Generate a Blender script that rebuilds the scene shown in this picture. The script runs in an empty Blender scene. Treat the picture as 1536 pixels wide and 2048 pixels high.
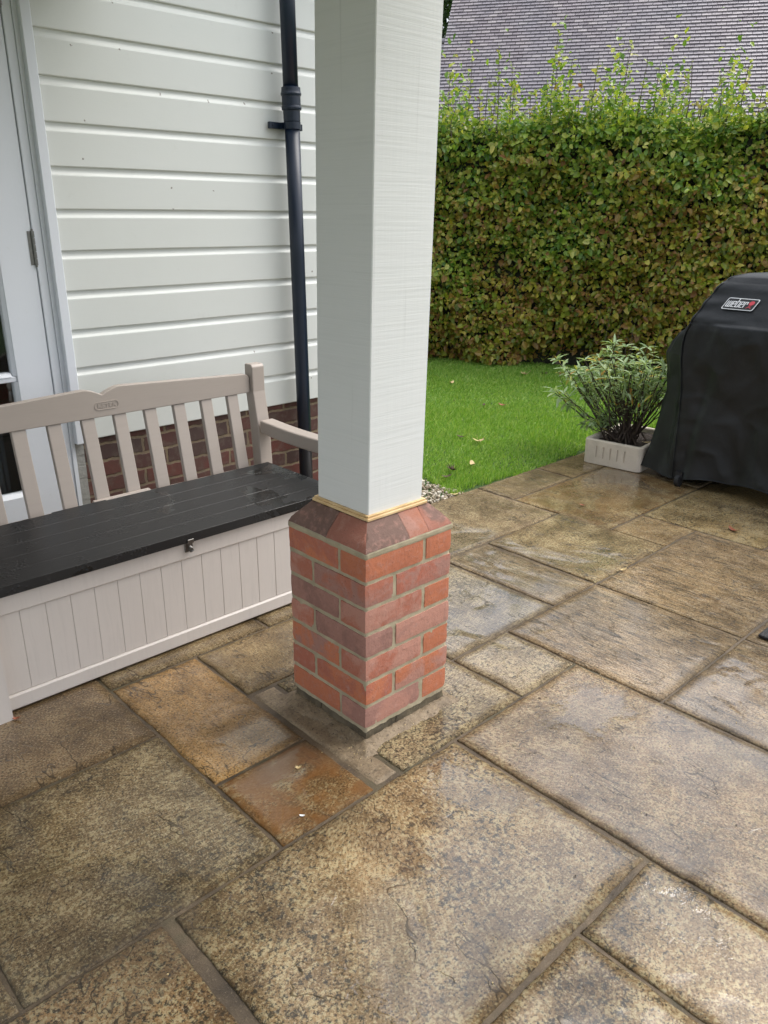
import bpy, math, random
import numpy as np
from mathutils import Vector, Matrix, noise as mnoise
rng = np.random.default_rng(7); random.seed(7)
R = math.radians
sc = bpy.context.scene; COL = sc.collection

# ---------------------------------------------------------------- camera, sky, sun, exposure
CAMP = np.array([-1.24417, -1.37647, 1.39968]); YAW, PITCH, ROLL = 0.81122, 0.36026, 0.00851; FPX = 1588.09
fw = np.array([math.cos(YAW)*math.cos(PITCH), math.sin(YAW)*math.cos(PITCH), -math.sin(PITCH)])
r0 = np.array([math.sin(YAW), -math.cos(YAW), 0.0]); u0 = np.cross(r0, fw)
rr = math.cos(ROLL)*r0 + math.sin(ROLL)*u0; uu = -math.sin(ROLL)*r0 + math.cos(ROLL)*u0
cd = bpy.data.cameras.new('camera'); cam = bpy.data.objects.new('camera', cd); COL.objects.link(cam)
cam.matrix_world = Matrix(((rr[0], uu[0], -fw[0], CAMP[0]), (rr[1], uu[1], -fw[1], CAMP[1]), (rr[2], uu[2], -fw[2], CAMP[2]), (0, 0, 0, 1)))
cd.sensor_fit = 'VERTICAL'; cd.sensor_height = 36; cd.sensor_width = 27; cd.lens = FPX/2048*36
cd.clip_start = 0.05; cd.clip_end = 500; sc.camera = cam

SUN_EL, SUN_AZ = R(58), R(-25)           # azimuth from +x, counter-clockwise
w = bpy.data.worlds.new('World'); sc.world = w; w.use_nodes = True
nt = w.node_tree; bg = nt.nodes['Background']
sky = nt.nodes.new('ShaderNodeTexSky'); sky.sky_type = 'NISHITA'; sky.sun_disc = False
sky.sun_elevation = SUN_EL; sky.sun_rotation = math.pi/2 - SUN_AZ
sky.air_density = 1.0; sky.dust_density = 6.0; sky.ozone_density = 1.0; sky.altitude = 0
hs = nt.nodes.new('ShaderNodeHueSaturation'); hs.inputs['Saturation'].default_value = 0.42
nt.links.new(sky.outputs[0], hs.inputs['Color']); cl = nt.nodes.new('ShaderNodeMix'); cl.data_type = 'RGBA'; cl.inputs[0].default_value = 0.5; cl.inputs[7].default_value = (4.3, 4.6, 5.1, 1)   # even cloud cover
nt.links.new(hs.outputs[0], cl.inputs[6]); nt.links.new(cl.outputs[2], bg.inputs[0]); bg.inputs[1].default_value = 0.15
sd = bpy.data.lights.new('sun', 'SUN'); sun = bpy.data.objects.new('sun', sd); COL.objects.link(sun)
sd.energy = 0.85; sd.angle = R(45); sd.color = (1.0, 0.985, 0.955)
dv = Vector((math.cos(SUN_EL)*math.cos(SUN_AZ), math.cos(SUN_EL)*math.sin(SUN_AZ), math.sin(SUN_EL)))
sun.rotation_euler = dv.to_track_quat('Z', 'Y').to_euler(); sun.location = (5, -5, 9)
sc.view_settings.view_transform = 'Standard'; sc.view_settings.look = 'None'; sc.view_settings.gamma = 1
sc.view_settings.use_curve_mapping = False; sc.view_settings.exposure = 1.06

# ---------------------------------------------------------------- helpers
class MB:
    """collects shapes, built as ONE mesh object"""
    def __init__(s): s.v = []; s.f = []; s.c = []; s.n = 0; s.c2 = []
    def add(s, vs, fs, c=None, c2=None):
        k = s.n; vs = [tuple(map(float, p)) for p in vs]
        s.v += vs; s.f += [tuple(i+k for i in f) for f in fs]; s.n += len(vs)
        s.c += [c or (1, 1, 1, 1)]*len(vs); s.c2 += [c2 or c or (1, 1, 1, 1)]*len(vs)
    def box(s, a, b, c=None, c2=None, bev=0):
        x0, y0, z0 = a; x1, y1, z1 = b
        if bev <= 0:
            v = [(x0,y0,z0),(x1,y0,z0),(x1,y1,z0),(x0,y1,z0),(x0,y0,z1),(x1,y0,z1),(x1,y1,z1),(x0,y1,z1)]
            s.add(v, [(0,3,2,1),(4,5,6,7),(0,1,5,4),(1,2,6,5),(2,3,7,6),(3,0,4,7)], c, c2); return
        e = bev; v = []; idx = {}
        for ix, (X, sx) in enumerate(((x0,1),(x1,-1))):
            for iy, (Y, sy) in enumerate(((y0,1),(y1,-1))):
                for iz, (Z, sz) in enumerate(((z0,1),(z1,-1))):
                    idx[ix,iy,iz] = len(v)
                    v += [(X, Y+sy*e, Z+sz*e), (X+sx*e, Y, Z+sz*e), (X+sx*e, Y+sy*e, Z)]
        I = lambda i, j, k, a: idx[i,j,k]+a
        f = []
        for i in (0, 1):
            f.append([I(i,0,0,0),I(i,1,0,0),I(i,1,1,0),I(i,0,1,0)]); f.append([I(0,i,0,1),I(1,i,0,1),I(1,i,1,1),I(0,i,1,1)]); f.append([I(0,0,i,2),I(1,0,i,2),I(1,1,i,2),I(0,1,i,2)])
            for j in (0, 1):
                f.append([I(0,i,j,1),I(1,i,j,1),I(1,i,j,2),I(0,i,j,2)]); f.append([I(i,0,j,0),I(i,1,j,0),I(i,1,j,2),I(i,0,j,2)]); f.append([I(i,j,0,0),I(i,j,1,0),I(i,j,1,1),I(i,j,0,1)])
                for k in (0, 1): f.append([I(i,j,k,0),I(i,j,k,1),I(i,j,k,2)])
        s.add(v, f, c, c2)
    def hexa(s, p, c=None, c2=None):      # 8 points, bottom ring then top ring
        s.add(p, [(0,3,2,1),(4,5,6,7),(0,1,5,4),(1,2,6,5),(2,3,7,6),(3,0,4,7)], c, c2)
    def tube(s, pts, rad, n=10, c=None, caps=True):
        pts = [np.array(p, float) for p in pts]; rad = rad if hasattr(rad, '__len__') else [rad]*len(pts)
        vs = []; fs = []
        for i, p in enumerate(pts):
            t = pts[min(i+1, len(pts)-1)]-pts[max(i-1, 0)]; t /= np.linalg.norm(t)+1e-9
            a = np.array((0, 0, 1.0)) if abs(t[2]) < .9 else np.array((1.0, 0, 0))
            x = np.cross(t, a); x /= np.linalg.norm(x); y = np.cross(t, x)
            for k in range(n):
                th = 2*math.pi*k/n; vs.append(p+rad[i]*(math.cos(th)*x+math.sin(th)*y))
        for i in range(len(pts)-1):
            for k in range(n): fs.append((i*n+k, i*n+(k+1) % n, (i+1)*n+(k+1) % n, (i+1)*n+k))
        if caps: fs.append(tuple(range(n))[::-1]); fs.append(tuple((len(pts)-1)*n+k for k in range(n)))
        s.add(vs, fs, c)
    def prism(s, poly, axis, a, b, c=None, c2=None):   # polygon in the other two axes, extruded along axis
        n = len(poly); o = [i for i in range(3) if i != axis]; vs = []
        for w_ in (a, b):
            for p in poly:
                q = [0, 0, 0]; q[axis] = w_; q[o[0]] = p[0]; q[o[1]] = p[1]; vs.append(q)
        fs = [tuple(range(n)), tuple(range(n, 2*n))[::-1]]+[(i, i+n, (i+1) % n+n, (i+1) % n) for i in range(n)]
        s.add(vs, fs, c, c2)
ORG = {}
def tag(o, label=None, cat=None, group=None, kind=None):
    if label: o['label'] = label
    if cat: o['category'] = cat
    if group: o['group'] = group
    if kind: o['kind'] = kind
    return o
def thing(name, loc, label, cat, group=None):
    o = bpy.data.objects.new(name, None); COL.objects.link(o); o.location = loc; ORG[o.name] = np.array(loc, float)
    o.empty_display_size = .1
    return tag(o, label, cat, group)
def np_mesh(name, V, loops, starts, mat, parent=None, smooth=False, cols=None, org=None):
    V = np.asarray(V, float)
    off = ORG[parent.name] if parent else (np.array(org, float) if org is not None else np.zeros(3))
    me = bpy.data.meshes.new(name); me.vertices.add(len(V)); me.vertices.foreach_set('co', (V-off).ravel())
    me.loops.add(len(loops)); me.loops.foreach_set('vertex_index', np.asarray(loops, dtype=np.int32))
    me.polygons.add(len(starts)); me.polygons.foreach_set('loop_start', np.asarray(starts, dtype=np.int32))
    me.polygons.foreach_set('use_smooth', np.full(len(starts), bool(smooth)))
    me.update(calc_edges=True)
    for k, cc in (cols or {}).items():
        a = me.attributes.new(k, 'FLOAT_COLOR', 'POINT'); a.data.foreach_set('color', np.asarray(cc, float).ravel())
    me.materials.append(mat); o = bpy.data.objects.new(name, me); COL.objects.link(o)
    if parent: o.parent = parent; ORG[o.name] = off
    else: o.location = off; ORG[o.name] = off
    return o
def build(name, mb, mat, parent=None, smooth=False, recalc=True, org=None):
    loops = [i for f in mb.f for i in f]; st = []; k = 0
    for f in mb.f: st.append(k); k += len(f)
    o = np_mesh(name, mb.v, loops, st, mat, parent, smooth, {'tint': mb.c, 'tint2': mb.c2}, org)
    if recalc:
        import bmesh
        bm = bmesh.new(); bm.from_mesh(o.data); bmesh.ops.recalc_face_normals(bm, faces=bm.faces); bm.to_mesh(o.data); bm.free()
    return o
def struct(o): o['kind'] = 'structure'; return o

# ---------------------------------------------------------------- materials
class NT:
    def __init__(s, name):
        s.m = bpy.data.materials.new(name); s.m.use_nodes = True; s.t = s.m.node_tree; s.b = s.t.nodes['Principled BSDF']
        s.coord = s.t.nodes.new('ShaderNodeTexCoord').outputs['Object']
        s.geo = s.t.nodes.new('ShaderNodeNewGeometry')
    def L(s, a, b): s.t.links.new(a, b)
    def setin(s, sock, v):
        if hasattr(v, 'is_output') or isinstance(v, bpy.types.NodeSocket): s.L(v, sock)
        elif hasattr(v, '__len__') and len(v) == 3 and sock.type == 'RGBA': sock.default_value = (*v, 1)
        else: sock.default_value = v
    def noise(s, scale, detail=4, rough=.55, vec=None, sc3=None, dist=0, color=False):
        n = s.t.nodes.new('ShaderNodeTexNoise'); n.inputs['Scale'].default_value = scale; n.inputs['Detail'].default_value = detail
        n.inputs['Roughness'].default_value = rough; n.inputs['Distortion'].default_value = dist
        s.L(s.mapv(vec, sc3), n.inputs['Vector']); return n.outputs['Color' if color else 'Fac']
    def mapv(s, vec, sc3, rot=None, loc=None):
        vec = vec or s.coord
        if sc3 is None and rot is None and loc is None: return vec
        m = s.t.nodes.new('ShaderNodeMapping'); s.L(vec, m.inputs[0])
        if sc3: m.inputs['Scale'].default_value = sc3
        if rot: m.inputs['Rotation'].default_value = rot
        if loc: m.inputs['Location'].default_value = loc
        return m.outputs[0]
    def voro(s, scale, vec=None, sc3=None, out='Distance', feature='F1'):
        n = s.t.nodes.new('ShaderNodeTexVoronoi'); n.feature = feature; n.inputs['Scale'].default_value = scale; s.L(s.mapv(vec, sc3), n.inputs['Vector']); return n.outputs[out]
    def ramp(s, fac, stops, interp='LINEAR'):
        n = s.t.nodes.new('ShaderNodeValToRGB'); e = n.color_ramp.elements; n.color_ramp.interpolation = interp
        while len(e) < len(stops): e.new(.5)
        for i, (p, c) in enumerate(stops):
            e[i].position = p; e[i].color = (*c, 1) if hasattr(c, '__len__') else (c, c, c, 1)
        s.setin(n.inputs[0], fac); return n.outputs[0]
    def mix(s, fac, a, b, mode='MIX'):
        n = s.t.nodes.new('ShaderNodeMix'); n.data_type = 'RGBA'; n.blend_type = mode
        s.setin(n.inputs[0], fac); s.setin(n.inputs[6], a); s.setin(n.inputs[7], b); return n.outputs[2]
    def math(s, op, a, b=None, c=None):
        n = s.t.nodes.new('ShaderNodeMath'); n.operation = op
        for i, v in enumerate((a, b, c)):
            if v is not None: s.setin(n.inputs[i], v)
        return n.outputs[0]
    def attr(s, name, out='Color'):
        n = s.t.nodes.new('ShaderNodeAttribute'); n.attribute_name = name; return n.outputs[out]
    def sep(s, vec=None):
        n = s.t.nodes.new('ShaderNodeSeparateXYZ'); s.L(vec or s.coord, n.inputs[0]); return n.outputs
    def bump(s, h, strength=.5, dist=.01, prev=None):
        n = s.t.nodes.new('ShaderNodeBump'); n.inputs['Strength'].default_value = strength; n.inputs['Distance'].default_value = dist
        s.setin(n.inputs['Height'], h)
        if prev: s.L(prev, n.inputs['Normal'])
        return n.outputs[0]
    def out(s, color=None, rough=None, normal=None, **kw):
        if color is not None: s.setin(s.b.inputs['Base Color'], color)
        if rough is not None: s.setin(s.b.inputs['Roughness'], rough)
        if normal is not None: s.L(normal, s.b.inputs['Normal'])
        for k, v in kw.items(): s.setin(s.b.inputs[k.replace('_', ' ')], v)
        return s.m

def m_paint(name, col, rough=.45, grain=(30, 300), axis=0, strength=.12, marks=True, dirt=.12):
    n = NT(name); sc3 = [1, 1, 1]; sc3[axis] = .06
    g = n.noise(grain[1], 3, .6, sc3=tuple(sc3)); big = n.noise(1.7, 4, .6)
    c = n.mix(n.math('MULTIPLY', n.ramp(big, [(.4, 0), (.75, 1)]), dirt), col, tuple(x*.72 for x in col[:2])+(col[2]*.62,))
    g2 = n.noise(14, 5, .7)
    c = n.mix(n.math('MULTIPLY', n.ramp(g2, [(.62, 0), (.74, 1)]), .10), c, (.35, .34, .28))
    if marks:
        cx_ = n.t.nodes.new('ShaderNodeCombineXYZ'); n.L(n.sep()[0], cx_.inputs[0]); n.L(n.sep()[2], cx_.inputs[1]); vn = n.t.nodes.new('ShaderNodeTexVoronoi'); vn.voronoi_dimensions = '2D'; vn.inputs['Scale'].default_value = 5.5; n.L(cx_.outputs[0], vn.inputs['Vector']); v, vv = vn.outputs['Distance'], vn.outputs['Color']
        spot = n.math('MULTIPLY', n.math('LESS_THAN', n.math('ADD', v, n.math('MULTIPLY', n.noise(110, 3, .7), .13)), .085), n.math('GREATER_THAN', n.sep(vv)[0], .72))
        c = n.mix(n.math('MULTIPLY', spot, .75), c, (.12, .09, .06))
    b = n.bump(g, strength, .002); b = n.bump(g2, .10, .004, b)
    return n.out(c, n.math('ADD', rough-.05, n.math('MULTIPLY', big, .15)), b)
M = {}
M['siding'] = m_paint('siding_paint', (.665, .685, .65), .42, axis=0, strength=.10)
M['door'] = m_paint('door_paint', (.72, .75, .79), .35, axis=2, strength=.06, marks=False, dirt=.03)
# sawn post paint
n = NT('post_paint')
saw = n.noise(150, 3, .6, sc3=(.025, .025, 1.0)); saw2 = n.noise(420, 2, .5, sc3=(.015, .015, 1)); crack = n.noise(60, 2, .5, sc3=(1, 1, .02)); big = n.noise(2.2, 4, .6)
c = n.mix(n.math('MULTIPLY', n.ramp(saw, [(.3, 1), (.5, 0)]), .12), (.76, .775, .755), (.54, .57, .55))
c = n.mix(n.math('MULTIPLY', n.ramp(crack, [(.69, 0), (.74, 1)]), .16), c, (.35, .36, .34))
c = n.mix(n.math('MULTIPLY', n.ramp(big, [(.5, 0), (.8, 1)]), .12), c, (.5, .5, .42))
b = n.bump(saw, .30, .0024); b = n.bump(saw2, .18, .0012, b); b = n.bump(crack, .08, .002, b)
M['post'] = n.out(c, .5, b)
# bright raw pine trim
n = NT('pine_trim'); g = n.noise(90, 4, .6, sc3=(.15, .15, 1))
M['pine'] = n.out(n.mix(n.ramp(g, [(.35, 0), (.65, 1)]), (.80, .60, .33), (.58, .38, .17)), .55, n.bump(g, .1, .002))
# new pier bricks
n = NT('pier_brick')
t1, t2 = n.attr('tint'), n.attr('tint2')
bl = n.noise(11, 4, .6, dist=.6); fine = n.noise(190, 4, .7); mid = n.noise(48, 4, .65)
c = n.mix(n.ramp(bl, [(.44, 0), (.58, 1)]), t1, t2)
c = n.mix(n.math('MULTIPLY', n.ramp(mid, [(.5, 0), (.72, 1)]), .55), c, (.42, .22, .17))
c = n.mix(n.math('MULTIPLY', n.ramp(fine, [(.30, 1), (.42, 0)]), .55), c, (.06, .03, .025))
c = n.mix(n.math('MULTIPLY', n.ramp(n.noise(30, 5, .7), [(.60, 0), (.74, 1)]), .35), c, (.48, .36, .32))
b = n.bump(mid, .5, .004); b = n.bump(fine, .45, .0018, b)
M['brick'] = n.out(c, .78, b)
n = NT('pier_mortar'); f = n.noise(260, 4, .7); mm = n.noise(22, 4, .6)
c = n.mix(n.ramp(mm, [(.3, 0), (.7, 1)]), (.32, .275, .18), (.45, .385, .26)); c = n.mix(n.ramp(f, [(.62, 0), (.75, 1)]), c, (.48, .43, .33))
M['mortar'] = n.out(c, .85, n.bump(mm, .4, .004, n.bump(f, .5, .002)))
n = NT('footing_brick'); f = n.noise(120, 5, .7); mm = n.noise(14, 4, .6)
c = n.mix(n.ramp(mm, [(.35, 0), (.65, 1)]), (.055, .045, .030), (.15, .12, .075)); c = n.mix(n.ramp(f, [(.6, 0), (.72, 1)]), c, (.22, .18, .11))
M['footing'] = n.out(c, .6, n.bump(mm, .8, .01, n.bump(f, .6, .003)))
# old house brick plinth
n = NT('old_brick_wall')
wob = n.noise(18, 3, .6, color=True); vv = n.mix(.012, n.coord, wob, 'LINEAR_LIGHT')
sx = n.sep(vv); cmb = n.t.nodes.new('ShaderNodeCombineXYZ'); n.L(sx[0], cmb.inputs[0]); n.L(sx[2], cmb.inputs[1])
bt = n.t.nodes.new('ShaderNodeTexBrick'); n.L(cmb.outputs[0], bt.inputs['Vector']); bt.inputs['Scale'].default_value = 1
bt.inputs['Brick Width'].default_value = .225; bt.inputs['Row Height'].default_value = .075; bt.inputs['Mortar Size'].default_value = .0075; bt.inputs['Mortar Smooth'].default_value = .35
bt.inputs['Color1'].default_value = (.13, .038, .028, 1); bt.inputs['Color2'].default_value = (.060, .032, .028, 1); bt.inputs['Mortar'].default_value = (.22, .165, .10, 1)
f = n.noise(140, 5, .7); mm = n.noise(26, 4, .65)
c = n.mix(n.math('MULTIPLY', n.ramp(mm, [(.5, 0), (.7, 1)]), .5), bt.outputs['Color'], (.15, .12, .09))
c = n.mix(n.math('MULTIPLY', n.ramp(n.noise(9, 4, .6), [(.4, 0), (.6, 1)]), .4), c, (.06, .045, .035))
M['oldbrick'] = n.out(c, .75, n.bump(n.math('SUBTRACT', 1, bt.outputs['Fac']), .8, .008, n.bump(f, .5, .003)))
# paving
def m_paving():
    n = NT('sandstone_paving'); t = n.attr('tint'); ea = n.math('SUBTRACT', 1.0, n.attr('tint', 'Alpha')); st = n.attr('tint2')     # tint2.r streak amount, .g lichen, .b damp stain
    s_ = n.sep(st); big = n.noise(2.4, 5, .6, dist=.3); med = n.noise(9, 6, .68); sp = n.noise(84, 6, .74); fine = n.noise(170, 5, .75)
    strk = n.noise(16, 6, .72, sc3=(2.6, .42, 1), dist=.8)
    c = n.mix(n.ramp(big, [(.32, 0), (.68, 1)]), (.115, .080, .044), (.27, .205, .120))
    c = n.mix(n.math('MULTIPLY', n.ramp(med, [(.38, 0), (.66, 1)]), .6), c, (.34, .26, .155))
    c = n.mix(1.0, c, t, 'MULTIPLY')
    # streaks of layered stone
    c = n.mix(n.math('MULTIPLY', s_[0], n.ramp(strk, [(.36, 1), (.49, 0)])), c, (.070, .054, .038))
    c = n.mix(n.math('MULTIPLY', s_[0], n.ramp(strk, [(.56, 0), (.68, .8)])), c, (.42, .36, .27))
    st2 = n.noise(52, 5, .75, sc3=(2.4, .30, 1), dist=.5)
    c = n.mix(n.math('MULTIPLY', s_[0], n.ramp(st2, [(.38, 1), (.48, 0)])), c, (.055, .043, .030))
    c = n.mix(n.math('MULTIPLY', s_[0], n.ramp(st2, [(.55, 0), (.66, .9)])), c, (.48, .42, .33))
    # pale lichen crumbs, black algae
    lich = n.math('MULTIPLY', n.ramp(n.math('ADD', n.math('MULTIPLY', sp, .72), n.math('MULTIPLY', med, .30)), [(.515, 0), (.565, 1)]), s_[1])
    c = n.mix(n.math('MULTIPLY', lich, .85), c, n.mix(n.ramp(fine, [(.4, 0), (.6, 1)]), (.52, .45, .29), (.33, .29, .16)))
    sp2 = n.noise(66, 5, .72, vec=n.mapv(None, None, loc=(7.3, 2.1, 0)))
    alg = n.math('MULTIPLY', n.ramp(n.math('ADD', n.math('MULTIPLY', sp2, .72), n.math('MULTIPLY', n.noise(3.1, 5, .7, vec=n.mapv(None, None, loc=(3, 9, 0))), .32)), [(.555, 0), (.60, 1)]), s_[1])
    c = n.mix(n.math('MULTIPLY', alg, .88), c, (.026, .025, .020))
    vd = n.voro(95); c = n.mix(n.math('MULTIPLY', n.math('MULTIPLY', n.ramp(vd, [(.12, 1), (.26, 0)]), n.ramp(n.noise(5, 4, .6), [(.42, 0), (.6, 1)])), n.math('MULTIPLY', s_[1], .9)), c, (.028, .025, .020))
    grit = n.ramp(fine, [(.40, 1), (.47, 0)]); c = n.mix(n.math('MULTIPLY', grit, .92), c, (.030, .024, .017))
    c = n.mix(n.math('MULTIPLY', n.ramp(fine, [(.55, 0), (.64, 1)]), .62), c, (.52, .47, .35))
    # riven ledges: terraced relief with thin dark lips
    tn = n.math('ADD', n.math('MULTIPLY', n.noise(1.5, 5, .62, sc3=(1.5, .75, 1), vec=n.mapv(None, None, loc=(1.7, 5.1, 0)), dist=.35), 1.0), n.math('MULTIPLY', n.math('SUBTRACT', strk, .5), n.math('MULTIPLY', s_[0], .10)))
    tn = n.math('ADD', tn, n.math('MULTIPLY', n.noise(26, 3, .6), .010))
    cell = n.math('FRACT', n.math('MULTIPLY', tn, 9.0)); stepn = n.math('FLOOR', n.math('MULTIPLY', tn, 9.0))
    lip = n.math('MULTIPLY', n.ramp(cell, [(.0, 1), (.03, 1), (.06, 0)]), n.ramp(n.noise(3.7, 3, .6), [(.44, 0), (.54, 1)]))
    terr = n.math('ADD', stepn, n.ramp(cell, [(0, 0), (.05, 1)]))
    c = n.mix(n.math('MULTIPLY', lip, .75), c, (.035, .026, .017))
    # broad damp and algae-dark patches that differ from stone to stone
    patch = n.ramp(n.math('ADD', n.math('MULTIPLY', n.noise(1.25, 6, .68, vec=n.mapv(None, None, loc=(2.6, 7.7, 0)), dist=.5), .8), n.math('MULTIPLY', med, .22)), [(.40, 0), (.50, .5), (.62, 1)])
    c = n.mix(1.0, c, n.mix(patch, (.58, .54, .46), (1.18, 1.11, 1.03)), 'MULTIPLY')
    # rusty stain
    rs = n.math('MULTIPLY', s_[2], n.ramp(n.noise(7.5, 4, .6, dist=1.2), [(.40, 0), (.56, 1)]))
    c = n.mix(n.math('MULTIPLY', rs, .78), c, (.165, .070, .016))
    # wet film: smooth puddles
    pud = n.ramp(n.noise(2.1, 3, .5, vec=n.mapv(None, None, loc=(4.2, 1.3, 0)), dist=.5), [(.50, 0), (.62, 1)])
    pn = n.noise(9, 5, .65)
    def pool(cx, cy, rx, ry):      # shallow standing water with a ragged rim
        dx = n.math('DIVIDE', n.math('SUBTRACT', n.sep()[0], cx), rx); dy = n.math('DIVIDE', n.math('SUBTRACT', n.sep()[1], cy), ry)
        d = n.math('SQRT', n.math('ADD', n.math('MULTIPLY', dx, dx), n.math('MULTIPLY', dy, dy)))
        return n.ramp(n.math('ADD', d, n.math('MULTIPLY', n.math('SUBTRACT', pn, .5), 1.5)), [(.55, 1), (1.0, 0)])
    for pp_ in ((.62, -.34, .17, .16), (.08, -.33, .10, .22), (.10, -.86, .07, .14), (-.02, -.62, .22, .10)): pud = n.math('MAXIMUM', pud, pool(*pp_))
    h = n.math('ADD', n.math('ADD', n.math('MULTIPLY', med, 1.0), n.math('MULTIPLY', sp, .55)), n.math('MULTIPLY', n.math('MULTIPLY', strk, s_[0]), 1.6))
    keep = n.math('SUBTRACT', 1.0, n.math('MULTIPLY', pud, .85))
    b = n.bump(n.math('MULTIPLY', h, keep), .55, .0048); b = n.bump(n.math('MULTIPLY', fine, keep), .4, .0014, b); b = n.bump(terr, .4, .003, b)
    c = n.mix(n.math('MULTIPLY', pud, .22), c, (.11, .10, .09))
    rough = n.math('SUBTRACT', n.math('ADD', .17, n.math('MULTIPLY', n.ramp(med, [(.3, 0), (.7, 1)]), .17)), n.math('MULTIPLY', pud, .22))
    ea = n.math('MULTIPLY', ea, n.ramp(n.noise(19, 4, .7), [(.3, .75), (.6, 1)]))
    c = n.mix(n.math('MULTIPLY', ea, .28), c, (.050, .038, .024))
    rough = n.math('ADD', rough, n.math('MULTIPLY', ea, .45))
    film = n.math('MULTIPLY', n.math('SUBTRACT', 1.0, n.math('MULTIPLY', ea, .9)), n.ramp(n.noise(1.9, 5, .6, vec=n.mapv(None, None, loc=(8, 3, 0))), [(.34, .45), (.62, 1)]))
    cb = n.bump(n.math('MULTIPLY', n.math('ADD', n.math('MULTIPLY', med, .5), n.math('MULTIPLY', sp, .35)), keep), .4, .0018); cb = n.bump(n.math('MULTIPLY', terr, keep), .35, .002, cb); cb = n.bump(n.math('MULTIPLY', n.math('MULTIPLY', fine, keep), 1), .2, .0006, cb); film = n.math('MULTIPLY', n.math('MAXIMUM', film, pud), n.math('SUBTRACT', 1.0, n.math('MINIMUM', n.math('MULTIPLY', ea, 1.6), 1.0)))
    m_ = n.out(c, n.math('ADD', rough, .12), b, Specular_IOR_Level=.14, Coat_Weight=film, Coat_Roughness=.055, Coat_IOR=1.75)
    n.L(cb, n.b.inputs['Coat Normal']); return m_
M['paving'] = m_paving()
n = NT('paving_joint'); f = n.noise(210, 5, .75); mm = n.noise(7, 5, .65)
c = n.mix(n.ramp(mm, [(.35, 0), (.65, 1)]), (.050, .036, .022), (.155, .112, .068)); c = n.mix(n.ramp(f, [(.58, 0), (.70, 1)]), c, (.26, .20, .13))
c = n.mix(n.math('MULTIPLY', n.ramp(n.noise(3.4, 4, .6), [(.55, 0), (.65, 1)]), .6), c, (.045, .05, .022))
M['joint'] = n.out(c, .5, n.bump(mm, .6, .01, n.bump(f, .7, .004)))
n = NT('mortar_bed'); f = n.noise(150, 6, .75); mm = n.noise(16, 5, .68)
c = n.mix(n.ramp(mm, [(.35, 0), (.65, 1)]), (.165, .118, .070), (.28, .21, .13)); c = n.mix(n.ramp(f, [(.36, 1), (.46, 0)]), c, (.08, .06, .04))
c = n.mix(n.math('MULTIPLY', n.ramp(f, [(.58, 0), (.68, 1)]), .7), c, (.45, .38, .24))
M['bed'] = n.out(c, .5, n.bump(mm, .7, .008, n.bump(f, .8, .004)))
# bench plastics
def m_plastic(name, col, rough, axis=0, strength=.15, dark=.12):
    n = NT(name); sc3 = [1, 1, 1]; sc3[axis] = .07; g = n.noise(70, 4, .6, sc3=tuple(sc3), dist=1.2); f = n.noise(300, 2, .5); big = n.noise(3.5, 5, .65)
    c = n.mix(n.math('MULTIPLY', n.ramp(big, [(.4, 0), (.7, 1)]), .18), col, tuple(x*.78 for x in col)); c = n.mix(n.math('MULTIPLY', n.ramp(g, [(.3, 1), (.5, 0)]), dark), c, tuple(x*.72 for x in col))
    return n.out(c, n.math('ADD', rough-.06, n.math('MULTIPLY', big, .14)), n.bump(g, strength, .0015, n.bump(f, .08, .0008)))
M['taupe'] = m_plastic('taupe_plastic', (.40, .345, .30), .42)
M['beige'] = m_plastic('beige_plastic', (.62, .565, .515), .45, axis=2, dark=.18)
# lid: dark, wet with dried patches
n = NT('charcoal_lid'); g = n.noise(60, 4, .6, sc3=(.07, 1, 1), dist=1); pat = n.noise(3.4, 4, .6, dist=.7, vec=n.mapv(None, None, loc=(1.9, .4, 0))); bead = n.voro(85); bm_ = n.noise(8, 4, .6)
wet = n.math('MULTIPLY', n.ramp(n.math('ADD', pat, n.math('MULTIPLY', n.sep()[0], .22)), [(.60, 0), (.615, 1)]), .9)
c = n.mix(wet, (.017, .0165, .0165), (.006, .006, .006)); c = n.mix(n.math('MULTIPLY', n.ramp(n.noise(35, 6, .8), [(.6, 0), (.72, 1)]), .35), c, (.10, .10, .10))
hb = n.math('MULTIPLY', n.ramp(bead, [(.2, 1), (.45, 0)]), n.ramp(bm_, [(.52, 0), (.58, 1)]))
M['lid'] = n.out(c, n.math('SUBTRACT', .46, n.math('MULTIPLY', wet, .28)), n.bump(g, .25, .0015, n.bump(hb, .5, .003)), Specular_IOR_Level=.38)
M['navy'] = m_plastic('downpipe_plastic', (.004, .011, .026), .35, axis=2, strength=.04, dark=0)
n = NT('hinge_metal'); M['metal'] = n.out(n.mix(n.noise(80, 4), (.30, .29, .27), (.10, .095, .09)), .35, Metallic=.9)
n = NT('black_rubber'); M['rubber'] = n.out((.012, .012, .013), .6, n.bump(n.voro(160), .6, .004))
# glass and the dim room behind it
n = NT('window_glass'); M['glass'] = n.out((.92, .96, .96), .01, Transmission_Weight=1.0, IOR=1.45)
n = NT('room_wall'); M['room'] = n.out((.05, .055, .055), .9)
n = NT('curtain_cloth'); M['curtain'] = n.out(n.mix(n.noise(9, 3, .5, sc3=(6, 6, .3)), (.10, .12, .14), (.03, .04, .05)), .9)
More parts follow.
